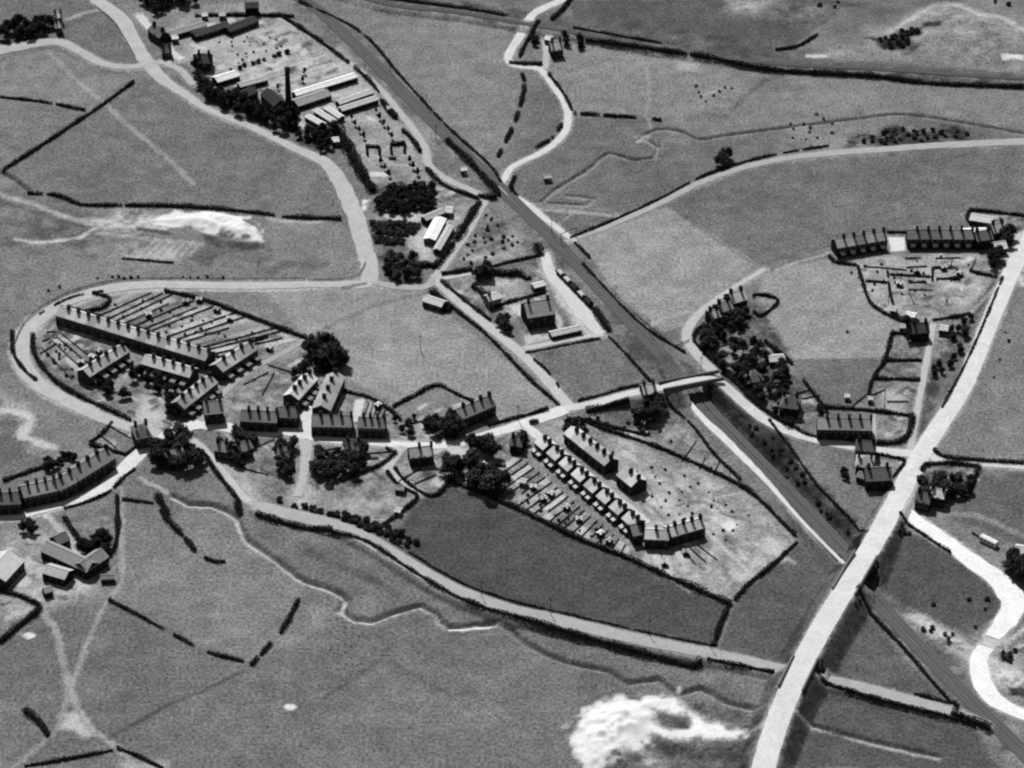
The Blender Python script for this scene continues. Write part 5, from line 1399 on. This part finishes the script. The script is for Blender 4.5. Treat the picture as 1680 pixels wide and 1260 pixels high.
HEDGES = [
    ([(0, 160), (70, 168), (140, 182)], "thin hedge meeting the diagonal hedge above the west pasture", 1.2, 1.3, .25),
    ([(5, 280), (60, 245), (140, 192), (172, 170), (220, 135)], "long diagonal hedge from the road bend to the stream", 1.3, 1.4, .1),
    ([(45, 318), (95, 322), (135, 337), (200, 338), (300, 340), (420, 350), (470, 357), (560, 360)], "dark hedge along the top of the white spoil heap", 1.8, 1.6, .12),
    ([(200, 425), (240, 428), (285, 432)], "short hedge under the striped workings", 1.2, 1.0, .2),
    ([(817, 258), (845, 200), (860, 145), (857, 122)], "broken hedge down the field below the upper lane", 1.8, 1.6, .35),
    ([(940, 187), (985, 190), (1060, 195), (1085, 199)], "gappy hedge starting at the bend of the bright lane", 1.6, 1.6, .38),
    ([(960, 70), (1065, 86), (1155, 99), (1260, 117), (1435, 128), (1522, 138), (1680, 145)], "long dark hedge below the upper railway", 2.2, 2.0, .12),
    ([(940, 50), (1015, 61), (1085, 72)], "hedge above the upper railway by the farmhouse", 1.8, 1.6, .1),
    ([(640, -2), (740, 14), (845, 32)], "dark hedge along the upper railway west of the bright lane", 2.0, 1.8, .1),
    ([(1272, 83), (1310, 76), (1345, 55)], "short hedge climbing the moor", 1.5, 1.4, .1),
    ([(905, 33), (925, 15), (938, -5)], "dark hedge beside the top of the bright lane", 2.0, 1.8, .1),
    ([(835, 104), (860, 106), (890, 106)], "dark hedge behind the lane elbow", 2.0, 1.8, 0),
    ([(850, 100), (864, 70), (885, 38)], "hedge on the farm side of the upper lane", 1.6, 1.4, .3),
    ([(900, 122), (925, 155), (940, 185)], "low hedge outside the bright lane curve", 1.4, 1.3, .3),
    ([(922, 205), (905, 228), (870, 248)], "broken hedge inside the bright lane curve", 1.5, 1.4, .4),
    ([(845, 290), (838, 310), (850, 322)], "short hedge by the lane and railway crossing", 1.6, 1.4, .2),
    ([(935, 391), (1010, 360), (1090, 323), (1150, 291), (1230, 264), (1300, 249), (1360, 240)], "long low hedge above the eastern curving road", 1.0, 1.1, .1),
    ([(490, 3), (590, 52), (657, 125), (732, 207), (800, 268), (822, 300)], "long hedge on the pasture side of the railway by the works", 1.3, 1.2, .12),
    ([(457, 25), (490, 46), (530, 73), (572, 104)], "dark wall hedge dividing works yard and track", 1.6, 2.0, 0),
    ([(582, 112), (605, 133), (622, 152)], "dark hedge between drying sheds and track", 1.4, 1.8, 0),
    ([(625, 165), (640, 185), (650, 195)], "thick hedge by the white works hut", 2.4, 2.4, 0),
    ([(660, 215), (672, 225), (690, 250)], "ragged hedge at the garden edge by the track", 1.8, 2.0, .2),
    ([(700, 278), (715, 295), (735, 308), (760, 318), (785, 327)], "dark hedge bounding the works ground to the bridge lane", 2.0, 1.8, .05),
    ([(733, 232), (770, 267), (800, 300), (820, 322)], "thick dark hedge along the railway above the crossing", 2.8, 2.2, .1),
    ([(785, 322), (800, 326), (815, 325)], "dark hedge clump at the end of the station lane", 2.6, 2.2, 0),
    ([(602, 242), (603, 256)], "western arm of the first clipped garden square", 1.2, 2.0, 0),
    ([(600, 241), (622, 243)], "back of the first clipped garden square", 1.2, 2.0, 0),
    ([(622, 243), (623, 255)], "eastern arm of the first clipped garden square", 1.2, 2.0, 0),
    ([(641, 240), (643, 254)], "western arm of the second clipped garden square", 1.2, 2.0, 0),
    ([(641, 239), (664, 237)], "back of the second clipped garden square", 1.2, 2.0, 0),
    ([(664, 237), (664, 252)], "eastern arm of the second clipped garden square", 1.2, 2.0, 0),
    ([(638, 261), (650, 261)], "short clipped hedge below the second garden square", 1.2, 1.4, 0),
    ([(548, 212), (565, 235), (580, 262), (595, 290), (612, 316)], "thick dark belt hedge along the works road", 5.0, 4.0, 0),
    ([(787, 333), (770, 360), (755, 385), (735, 412), (714, 440)], "thick dark hedge above the station lane", 3.0, 2.6, .05),
    ([(686, 440), (705, 436), (712, 440)], "dark hedge at the foot of the works yard", 2.4, 2.4, 0),
    ([(724, 450), (750, 447), (775, 443)], "dark hedge above the short bright path", 2.2, 2.0, 0),
    ([(805, 438), (840, 430), (885, 420)], "hedge above the station gardens", 1.2, 1.3, .1),
    ([(805, 448), (830, 452), (850, 450), (862, 458), (872, 458)], "thick ragged hedge across the station gardens", 2.4, 2.2, 0),
    ([(880, 405), (888, 420)], "dark hedge clump at the goods yard gate", 3.0, 2.4, 0),
    ([(735, 500), (800, 552), (868, 622), (918, 666)], "long dark hedge between the lane and centre field", 1.4, 1.4, .05),
    ([(724, 462), (760, 492), (805, 527)], "dark hedge between station gardens and lane", 1.6, 1.6, 0),
    ([(812, 506), (830, 498), (870, 487), (895, 480)], "dark hedge across the station yard", 1.5, 1.6, 0),
    ([(775, 472), (790, 480), (800, 497)], "ragged garden hedge above the white house", 2.4, 2.0, 0),
    ([(706, 480), (722, 490), (740, 508)], "thick hedge beside the white-roofed barn", 3.2, 2.8, 0),
    ([(740, 510), (725, 512)], "hedge corner below the white-roofed barn", 2.0, 2.0, 0),
    ([(862, 580), (930, 566), (985, 556)], "thin hedge under the goods yard lane", 0.9, 1.0, 0),
    ([(998, 552), (1030, 585), (1068, 628)], "thin hedge between pasture and railway", 1.0, 1.2, .05),
    ([(875, 590), (900, 612), (920, 640)], "broken hedge between lane and small pasture", 1.0, 1.1, .35),
    ([(975, 508), (985, 525), (1000, 545)], "ragged hedge at the foot of the goods yard", 2.6, 2.2, .1),
    ([(942, 398), (968, 424)], "short hedge east of the level crossing", 0.9, 1.1, 0),
    ([(955, 433), (1030, 513), (1072, 548), (1125, 580)], "long thin hedge along the railway and the big pasture", 1.0, 1.2, .05),
    ([(800, 699), (850, 685), (900, 672)], "dark wall hedge on the north side of the street", 1.3, 1.5, 0),
    ([(948, 660), (1005, 645), (1060, 631)], "dark hedge on the north bank of the bridge road", 1.4, 1.6, 0),
    ([(962, 677), (1000, 670), (1032, 665)], "thick dark hedge on the south bank of the bridge road", 2.4, 2.4, 0),
    ([(270, 478), (330, 492), (400, 517), (460, 540), (503, 556)], "dark hedge closing the tops of the long gardens", 1.6, 1.6, .05),
    ([(100, 505), (160, 521), (230, 541), (300, 566), (362, 588)], "dark back-lane hedge behind the longest terrace", 1.2, 1.6, 0),
    ([(362, 588), (380, 580), (405, 565), (440, 553)], "hedge around the end of the long gardens", 1.2, 1.4, 0),
    ([(152, 482), (180, 490), (170, 505), (140, 512)], "dark hedge round the corner plot of the loop", 1.6, 1.6, .05),
    ([(54, 550), (56, 580), (80, 615), (110, 640), (160, 665), (215, 690)], "dark hedge inside the loop road", 1.8, 1.7, .05),
    ([(20, 545), (22, 580), (40, 608), (60, 625)], "dark hedge outside the loop road bend", 1.6, 1.4, .1),
    ([(60, 520), (80, 507), (120, 488), (170, 478)], "thin hedge at the inner edge of the loop road", 0.9, 1.0, .3),
    ([(645, 668), (680, 650), (717, 633), (752, 649), (797, 667)], "pointed boundary hedge of the plot north of the street", 1.3, 1.4, .15),
    ([(565, 642), (610, 655), (640, 674), (658, 690)], "curved hedge behind the strip gardens", 1.2, 1.4, .05),
    ([(632, 735), (650, 745)], "short hedge by the curved lane mouth", 1.2, 1.2, 0),
    ([(650, 742), (630, 760), (590, 778), (560, 790)], "dark hedge bordering the shrubby gardens", 1.8, 1.6, .1),
    ([(648, 768), (660, 785), (690, 808), (715, 814), (738, 790)], "dark hedge round the cottage garden point", 1.6, 1.6, 0),
    ([(635, 775), (655, 798), (685, 815), (660, 840), (620, 868)], "dark hedge beside the curved lane down to the dark field", 1.6, 1.6, .05),
    ([(740, 790), (800, 815), (840, 832), (900, 861), (960, 890), (1020, 913), (1080, 940), (1150, 971), (1200, 993)], "long thick hedge between the estate and the dark field", 1.9, 1.9, .03),
    ([(1197, 992), (1180, 1030), (1170, 1065)], "dark hedge from the estate point to the tramway", 1.8, 1.8, .1),
    ([(1205, 985), (1230, 958), (1265, 930), (1308, 890)], "hedge at the lower end of the estate allotments", 1.4, 1.6, .05),
    ([(947, 685), (970, 697), (1010, 711), (1075, 733), (1155, 768), (1232, 809), (1305, 880)], "long dark hedge along the upper side of the allotments", 1.5, 1.6, .03),
    ([(1092, 662), (1135, 698), (1172, 746), (1215, 788)], "thin dark hedge below the white cinder path", 1.1, 1.2, .1),
    ([(930, 688), (960, 690), (1000, 700), (1060, 715)], "ragged hedge across the upper allotment corner", 1.4, 1.4, .15),
    ([(790, 765), (830, 765)], "garden hedge beneath the lane island", 1.4, 1.4, 0),
    ([(338, 750), (352, 772), (372, 798), (395, 826)], "dark hedge on the pasture side of the tramway lane", 1.6, 1.6, .1),
    ([(420, 845), (460, 858), (500, 868), (545, 874)], "dark hedge under the start of the tramway bank", 2.2, 1.8, .08),
    ([(545, 877), (600, 893), (660, 932), (730, 976), (790, 1003), (842, 1019)], "dark hedge along the foot of the tramway bank", 1.5, 1.4, .05),
    ([(842, 1019), (930, 1044), (1030, 1070), (1140, 1096), (1150, 1090)], "dark hedge at the foot of the tall tramway bank", 2.0, 1.8, .05),
    ([(640, 888), (700, 925), (745, 952), (800, 975), (900, 1003), (1040, 1036), (1170, 1064)], "thin hedge between tramway and dark field", 0.9, 1.1, .1),
    ([(1160, 1088), (1210, 1097), (1270, 1108)], "low hedge of the tramway near the main road", 1.4, 1.3, .05),
    ([(1335, 1120), (1440, 1152), (1560, 1182), (1600, 1197)], "dark hedge under the tramway east of the main road", 1.6, 1.5, .05),
    ([(1500, 1143), (1560, 1158)], "short dark hedge above the eastern tramway", 1.2, 1.2, .1),
    ([(178, 985), (230, 1012), (290, 1045), (340, 1070), (400, 1086)], "hedge running from the western farm across the pasture", 1.2, 1.3, .22),
    ([(412, 1092), (455, 1045), (470, 1024), (490, 985)], "bushy hedge from the pasture corner to the stream", 1.6, 1.5, .3),
    ([(265, 838), (275, 855), (300, 880), (320, 905)], "ragged dark hedge ending in the stream pasture", 2.0, 1.8, .2),
    ([(335, 916), (355, 923), (370, 922)], "short isolated hedge in the stream pasture", 1.8, 1.5, .1),
    ([(258, 815), (268, 832), (275, 845)], "thick bush hedge where the path meets the stream", 3.0, 2.6, 0),
    ([(388, 828), (396, 845)], "thick hedge clump at the stream under the lane", 2.8, 2.4, 0),
    ([(192, 815), (193, 870), (186, 905), (165, 918)], "tall hedge beside the straight farm path", 1.8, 1.8, .1),
    ([(200, 820), (252, 826)], "short dark hedge at the head of the stream pasture", 1.2, 1.3, 0),
    ([(105, 850), (125, 880), (135, 895)], "hedge on the farm lane", 1.8, 1.6, .1),
    ([(0, 970), (30, 978), (45, 985), (66, 998), (40, 1022), (0, 1055)], "thick black hedge enclosing the western garden", 1.8, 1.9, 0),
    ([(42, 1168), (55, 1178), (66, 1188), (80, 1208)], "row of dark bushes in the southwest pasture", 2.2, 2.0, .2),
    ([(40, 1258), (100, 1248), (185, 1232)], "thin hedge to the southwest path junction", 1.2, 1.2, .1),
    ([(192, 1228), (230, 1243), (268, 1262)], "hedge continuing past the southwest path junction", 1.4, 1.3, .1),
    ([(5, 790), (45, 776), (85, 762), (100, 752)], "dark boundary hedge behind the southwest row", 1.6, 1.6, .05),
    ([(147, 728), (170, 710), (190, 685)], "hedge of the small plot by the loop road mouth", 1.3, 1.4, .1),
    ([(147, 730), (180, 740), (205, 746)], "dark hedge under the small plot by the loop road", 1.6, 1.6, 0),
    ([(205, 748), (222, 735), (230, 728)], "dark street hedge beside the hip-roofed house", 1.4, 1.6, 0),
    ([(105, 835), (140, 825), (178, 808), (205, 782), (222, 770)], "dark hedge along the south side of the village street", 1.2, 1.3, .1),
    ([(1532, 738), (1548, 750), (1600, 756), (1680, 761)], "dark curved hedge north of the eastern side road", 1.8, 1.5, .02),
    ([(1512, 775), (1520, 764), (1560, 761), (1605, 766)], "dark hedge round the eastern garden", 1.8, 1.6, .03),
    ([(1605, 766), (1597, 795), (1585, 820)], "hedge at the far side of the eastern garden", 1.8, 1.6, .1),
    ([(1437, 745), (1460, 750), (1484, 758), (1465, 785)], "thin hedge round the pale corner plot of the crossroads", 1.0, 1.2, 0),
    ([(1340, 668), (1420, 674), (1495, 683)], "dark wall hedge behind the roadside terrace", 1.4, 1.6, .05),
    ([(1497, 683), (1490, 715), (1470, 727), (1438, 728)], "thick dark hedge round the end garden of the roadside terrace", 2.0, 1.9, 0),
    ([(1300, 700), (1320, 712), (1340, 718)], "dark street hedge west of the roadside terrace", 1.6, 1.5, 0),
    ([(1407, 437), (1420, 480), (1432, 502), (1465, 522)], "dark hedge on the western side of the hill gardens", 1.2, 1.3, .05),
    ([(1465, 520), (1485, 530), (1497, 535)], "thick dark hedge by the hen house", 2.4, 2.0, 0),
    ([(1420, 462), (1455, 465)], "thin cross hedge of the western hill gardens", 0.9, 1.1, .1),
    ([(1456, 445), (1460, 480), (1465, 500)], "thin upright hedge of the western hill gardens", 0.9, 1.1, .15),
    ([(1465, 545), (1455, 580), (1448, 600)], "hedge along the plots west of the thin lane", 1.6, 1.5, .1),
    ([(1450, 592), (1512, 592)], "dark cross hedge of the lane plots", 2.0, 1.8, .05),
    ([(1465, 547), (1495, 550)], "dark cross hedge below the dark cottage", 1.4, 1.4, 0),
    ([(1432, 622), (1510, 624)], "lower dark cross hedge of the lane plots", 1.8, 1.6, .05),
    ([(1450, 596), (1432, 622), (1424, 652)], "bending hedge between pasture and lane plots", 1.3, 1.4, .05),
    ([(1530, 526), (1570, 520), (1592, 514)], "thin dark hedge above the lane triangle", 1.2, 1.3, 0),
    ([(1540, 552), (1560, 555)], "short hedge below the white lane shed", 1.0, 1.1, 0),
    ([(1235, 488), (1240, 484), (1277, 493), (1250, 519), (1235, 512)], "dark hedge round the top plot of the wooded gardens", 1.2, 1.4, 0),
    ([(1156, 532), (1142, 545), (1138, 560), (1150, 572)], "dark hedge at the corner of the light track", 1.3, 1.5, 0),
    ([(1150, 572), (1185, 605), (1215, 638), (1255, 674), (1300, 700)], "thick tall hedge along the wooded gardens and road", 3.0, 2.6, .02),
    ([(1255, 560), (1275, 578), (1300, 598)], "dark hedge at the back of the wooded gardens", 1.8, 1.8, 0),
    ([(1318, 625), (1335, 648), (1352, 668)], "thin hedge descending to the roadside terrace", 1.2, 1.3, .1),
    ([(1262, 690), (1300, 740), (1340, 796), (1390, 848), (1418, 882)], "thin hedge at the top of the railway cutting", 1.0, 1.1, .1),
    ([(1405, 985), (1440, 1020), (1480, 1062), (1530, 1120), (1572, 1166)], "straight black hedge along the railway below the main road", 1.3, 1.5, .02),
    ([(1455, 382), (1500, 382), (1550, 383)], "straight dark wall hedge above the eastern hill terrace", 1.0, 1.4, 0),
    ([(1590, 345), (1640, 350), (1690, 356)], "straight dark hedge at the top of the hill farm", 1.3, 1.6, 0),
    ([(1590, 347), (1588, 362), (1598, 370)], "dark hedge at the corner of the hill farm", 1.6, 1.6, 0),
    ([(1360, 421), (1368, 430), (1390, 434), (1405, 436)], "dark hedge at the tip of the western hill terrace", 1.6, 1.6, 0),
    ([(1590, 445), (1600, 448), (1636, 455)], "dark hedge of the paddock below the hill farm", 1.2, 1.3, .05),
    ([(1530, 440), (1530, 462)], "thin upright hedge in the eastern hill gardens", 0.9, 1.1, 0),
    ([(1532, 440), (1577, 440)], "upper cross hedge in the eastern hill gardens", 1.0, 1.2, .1),
    ([(1532, 458), (1575, 458)], "lower cross hedge in the eastern hill gardens", 1.4, 1.4, .05),
    ([(1460, 451), (1525, 455)], "cross hedge in the middle hill gardens", 1.0, 1.2, .2),
    ([(1490, 462), (1520, 464)], "dark cross hedge below the middle hill gardens", 1.4, 1.2, .2),
    ([(1645, 455), (1610, 540), (1580, 605), (1545, 670)], "thin dark hedge at the western foot of the main road", 1.0, 1.0, .08),
    ([(1475, 850), (1500, 868), (1560, 908)], "thin hedge below the chalk road", 1.0, 1.1, .15),
    ([(320, 27), (400, 26), (483, 28)], "straight dark wall hedge across the top of the works", 1.4, 2.0, 0),
    ([(1560, 1175), (1600, 1190), (1625, 1200)], "dark hedge clump where the tramway meets the railway", 2.6, 2.4, 0),
    ([(1595, 875), (1612, 885)], "short hedge behind the white hut by the chalk road", 1.0, 1.0, 0),
]
for px, label, w_, h_, g_ in HEDGES: hedge(px, label, w_ * .9, h_, 54, g_)

# ------------------------------------------------------------------ garden fences, poles, hay, vehicles
def fence(A, B, label, group, h=0.75, tone=60):
    a, b, L, rz = frame_of(A, B)
    if L < 2: return
    m = MB()
    n = max(1, round(L / 2.4))
    for k in range(n + 1): m.box(k * L / n - .06, k * L / n + .06, -.08, .08, -.4, h + .12)
    for k in range(n):
        dz = random.uniform(-.12, .08)
        m.box(k * L / n + .06, (k + 1) * L / n - .06, -.045, .045, .05, h + dz)
    o = link("garden_fence", m.mesh("garden_fence", M_WOOD), tone * random.uniform(.8, 1.3), None, (a[0], a[1], hz(a[0], a[1])), rz)
    tag(o, label, "fence", group)
for q in [((1417, 438), (1455, 441)), ((1456, 441), (1487, 444)), ((1463, 451), (1528, 455)), ((1485, 425), (1510, 424)), ((1487, 440), (1520, 438)), ((1490, 464), (1518, 464)), ((1490, 476), (1530, 477)), ((1560, 438), (1562, 424)), ((1577, 458), (1578, 441)), ((1592, 445), (1601, 425)), ((1424, 461), (1456, 464)), ((1457, 500), (1459, 466)), ((1500, 500), (1490, 478)), ((1535, 425), (1575, 424))]:
    FENCES.append((q[0], q[1], "fences of the hill gardens", "low dark fence dividing the gardens below the hill terraces"))
for q in [((1180, 570), (1215, 560)), ((1215, 590), (1250, 600)), ((1300, 650), (1330, 640)), ((1255, 630), (1300, 628)), ((1318, 655), (1345, 650)), ((1200, 600), (1228, 585))]:
    FENCES.append((q[0], q[1], "fences of the wooded gardens", "low dark fence dividing the wooded gardens by the bridge road"))
for q in [((1450, 680), (1452, 640)), ((1425, 652), (1452, 640)), ((1395, 670), (1420, 650)), ((1455, 660), (1490, 660))]:
    FENCES.append((q[0], q[1], "fences behind the roadside terrace", "low dark fence in the plots behind the roadside terrace"))
for q in [((520, 742), (560, 735)), ((600, 745), (640, 742)), ((575, 760), (620, 752)), ((420, 735), (450, 722)), ((400, 770), (440, 780)), ((655, 790), (690, 770)), ((680, 795), (715, 780)), ((520, 778), (560, 788)), ((655, 700), (700, 690)), ((440, 600), (480, 612)), ((400, 632), (440, 612)), ((430, 650), (450, 612))]:
    FENCES.append((q[0], q[1], "fences of the village gardens", "low dark fence in the shrubby gardens off the village street"))
for q in [((160, 712), (190, 735)), ((180, 700), (215, 720)), ((75, 800), (110, 770)), ((40, 790), (60, 815))]:
    FENCES.append((q[0], q[1], "fences behind the southwest row", "low dark fence in the plots off the southwest street row"))
for A, B, group, label in FENCES: fence(A, B, label, group)
def rail_fence(px, label, group=None):
    pts = smooth(P2(px), 4.0)
    m = MB()
    base = (pts[0][0], pts[0][1], 0)
    for (x0, y0), (x1, y1) in zip(pts[:-1], pts[1:]):
        za, zb = hz(x0, y0), hz(x1, y1)
        L = math.hypot(x1 - x0, y1 - y0)
        nx, ny = -(y1 - y0) / L * .05, (x1 - x0) / L * .05
        m.box(x0 - base[0] - .08, x0 - base[0] + .08, y0 - base[1] - .08, y0 - base[1] + .08, za - .4, za + 1.2)
        for z in (.5, 1.0):
            q = [(x0 - base[0] + nx, y0 - base[1] + ny, za + z + .1), (x1 - base[0] + nx, y1 - base[1] + ny, zb + z + .1), (x1 - base[0] - nx, y1 - base[1] - ny, zb + z + .1), (x0 - base[0] - nx, y0 - base[1] - ny, za + z + .1)]
            m.slab(*q, .2)
    tag(link("post_and_rail_fence", m.mesh("fence", M_WOOD), 50, None, base), label, "fence", group)
rail_fence([(500, 459), (420, 460), (330, 460), (250, 459), (190, 462), (150, 470), (110, 483), (66, 507), (38, 535), (24, 565)], "long post and rail fence on the outer edge of the loop road")
rail_fence([(600, 432), (588, 452), (560, 460), (505, 461)], "post and rail fence round the junction corner field")
rail_fence([(155, 10), (185, 35), (205, 65), (222, 95)], "post and rail fence on the west side of the works road")
rail_fence([(560, 474), (580, 470), (602, 466)], "short fence on the grass triangle of the junction")
rail_fence([(1130, 560), (1110, 570), (1040, 515)], "thin fence where the light track nears the railway")
rail_fence([(1400, 890), (1425, 884)], "short fence at the cutting top by the main road")

POLE = None
def pole(x, y):
    p = P(x, y)
    root = place_empty("telegraph_pole", p[0], p[1], math.radians(-40))
    tag(root, "slender telegraph pole with cross arms beside the railway or road", "pole", "telegraph poles along the lines")
    link("post", cached("tp", lambda: MB().tube([(0, 0, -.5, .16), (0, 0, 7.5, .10)], 6).mesh("post", M_WOOD)), 50, root)
    for z in (6.6, 7.1): link("cross_arm", cached("ta", lambda: MB().box(-.9, .9, -.06, .06, -.06, .06).mesh("cross_arm", M_WOOD)), 50, root, (0, 0, z))
for x, y in [(640, 118), (700, 178), (715, 228), (905, 382), (960, 440), (1010, 492), (1065, 548), (790, 985), (903, 1015), (1065, 1050), (1165, 1068), (850, 690), (1150, 610), (690, 575)]: pole(x, y)

HAY = mesh_of("hay", *(lambda m: (m.v, m.f))(MB().tube([(0, 0, -.1, .75), (0, 0, .5, .7), (0, 0, 1.0, .35), (0, 0, 1.2, .05)], 8)), M_WOOD)
for c in range(5):
    for r in range(10):
        if random.random() < .25: continue
        p = P(543 + c * 11 + random.uniform(-2, 2), 1015 + r * 10 + c * 1.5 + random.uniform(-2, 2))
        o = link("haycock", HAY, random.uniform(165, 215), None, (p[0], p[1], hz(p[0], p[1])), random.uniform(0, 6), (.55, .55, .55 * random.uniform(.7, 1.2)))
        tag(o, "small pale haycock in the rows beside the stream bend", "haycock", "haycocks in the stream meadow")

def wagon(x, y, rz, t, label):
    root = place_empty("goods_wagon", x, y, rz)
    tag(root, label, "wagon", "goods wagons in the siding")
    link("frame", cached("wf", lambda: MB().box(-2.6, 2.6, -1.1, 1.1, .85, 1.1).box(-3.0, -2.6, -.75, -.5, .85, 1.1).box(2.6, 3.0, -.75, -.5, .85, 1.1).box(-3.0, -2.6, .5, .75, .85, 1.1).box(2.6, 3.0, .5, .75, .85, 1.1).mesh("frame", M_IRON)), 40, root)
    link("body", cached("wb", lambda: MB().box(-2.6, 2.6, -1.2, -1.1, 1.1, 2.3).box(-2.6, 2.6, 1.1, 1.2, 1.1, 2.3).box(-2.6, -2.5, -1.1, 1.1, 1.1, 2.3).box(2.5, 2.6, -1.1, 1.1, 1.1, 2.3).mesh("body", M_WOOD)), 58, root)
    link("load", cached("wl", lambda: MB().slab((-2.5, -1.1, 2.0), (2.5, -1.1, 2.0), (1.6, 0, 2.7), (-1.6, 0, 2.7), .3).slab((-2.5, 1.1, 2.0), (-1.6, 0, 2.7), (1.6, 0, 2.7), (2.5, 1.1, 2.0), .3).mesh("load", M_WOOD)), t, root)
    def wheel():
        m = MB()
        b = 0
        n = 12
        for yy in (-.06, .06): m.v += [(.45 * math.cos(6.283 * k / n), yy, .45 * math.sin(6.283 * k / n)) for k in range(n)]
        m.f += [tuple(range(n))[::-1], tuple(range(n, 2 * n))] + [(k, (k + 1) % n, n + (k + 1) % n, n + k) for k in range(n)]
        return m.mesh("wheel", M_IRON)
    for sx in (-1.5, 1.5):
        for sy in (-.75, .75): link("wheel", cached("ww", wheel), 36, root, (sx, sy, .45))
a, b = P(914, 447), P(974, 509)
L = math.hypot(b[0] - a[0], b[1] - a[1]); rz = math.atan2(b[1] - a[1], b[0] - a[0])
for k in range(int(L / 6.4)):
    s = (k + .5) * 6.4
    wagon(a[0] + math.cos(rz) * s, a[1] + math.sin(rz) * s, rz, random.choice([220, 60, 200, 50, 235]), ORD[k] + " open goods wagon from the yard gate in the siding")

def wheel_mesh():
    m = MB(); n = 12
    for yy in (-.1, .1): m.v += [(.33 * math.cos(6.283 * k / n), yy, .33 * math.sin(6.283 * k / n)) for k in range(n)]
    m.f += [tuple(range(n))[::-1], tuple(range(n, 2 * n))] + [(k, (k + 1) % n, n + (k + 1) % n, n + k) for k in range(n)]
    return m.mesh("wheel", M_IRON)
def car(px, rz, tone, label):
    p = P(*px)
    root = place_empty("car", p[0], p[1], rz)
    root.location.z = .24
    tag(root, label, "car")
    prof = [(-2.0, .45), (-2.0, .95), (-1.7, 1.05), (-.9, 1.08), (.5, 1.05), (1.9, .95), (2.05, .75), (2.05, .45)]
    m = MB(); n = len(prof)
    for y in (-.78, .78): m.v += [(x, y, z) for x, z in prof]
    m.f += [tuple(range(n)), tuple(range(2 * n - 1, n - 1, -1))] + [(k, n + k, n + (k + 1) % n, (k + 1) % n) for k in range(n)]
    link("body", m.mesh("body", M_IRON), tone, root)
    m = MB()
    lo = [(-1.75, -.72), (.75, -.72), (.75, .72), (-1.75, .72)]; hi = [(-1.35, -.58), (.35, -.58), (.35, .58), (-1.35, .58)]
    m.v += [(x, y, 1.03) for x, y in lo] + [(x, y, 1.58) for x, y in hi]
    m.f += [(4, 5, 6, 7)] + [(k, (k + 1) % 4, 4 + (k + 1) % 4, 4 + k) for k in range(4)]
    cab = link("cabin", m.mesh("cabin", M_IRON), tone, root)
    link("windscreen", MB().poly([(.78, -.6, 1.1), (.78, .6, 1.1), (.46, .5, 1.5), (.46, -.5, 1.5)]).mesh("windscreen", M_GLASS), 40, cab)
    w = wheel_mesh()
    for x in (-1.3, 1.35):
        for y in (-.72, .72): link("wheel", w, 30, root, (x, y, .33))
car((876, 694), math.radians(25), 40, "small dark car parked at the mouth of the estate street")

def long_hut():
    a, b, L, rz = frame_of((1606, 888), (1632, 901))
    root = place_empty("living_van", a[0], a[1], rz)
    tag(root, "long white round-roofed van standing beside the chalk road", "van")
    m = MB(); n = 7
    prof = [(0, .5), (0, 2.2)] + [(1.25 - 1.25 * math.cos(math.pi * k / 6), 2.2 + .5 * math.sin(math.pi * k / 6)) for k in range(1, 6)] + [(2.5, 2.2), (2.5, .5)]
    q = len(prof)
    for x in (0, L): m.v += [(x, y, z) for y, z in prof]
    m.f += [tuple(range(q)), tuple(range(2 * q - 1, q - 1, -1))] + [(k, q + k, q + (k + 1) % q, (k + 1) % q) for k in range(q)]
    link("body", m.mesh("body", M_WALL), 246, root)
    for k in range(4):
        f_ = link("window", window_mesh(.9, .7), 120, root, (1.2 + k * (L - 2.4) / 3, 0, 1.3))
        link("pane", pane_mesh(.9, .7), 24, f_)
    w = wheel_mesh()
    for x in (1.2, L - 1.2):
        for y in (.15, 2.35): link("wheel", w, 30, root, (x, y, .33))
long_hut()
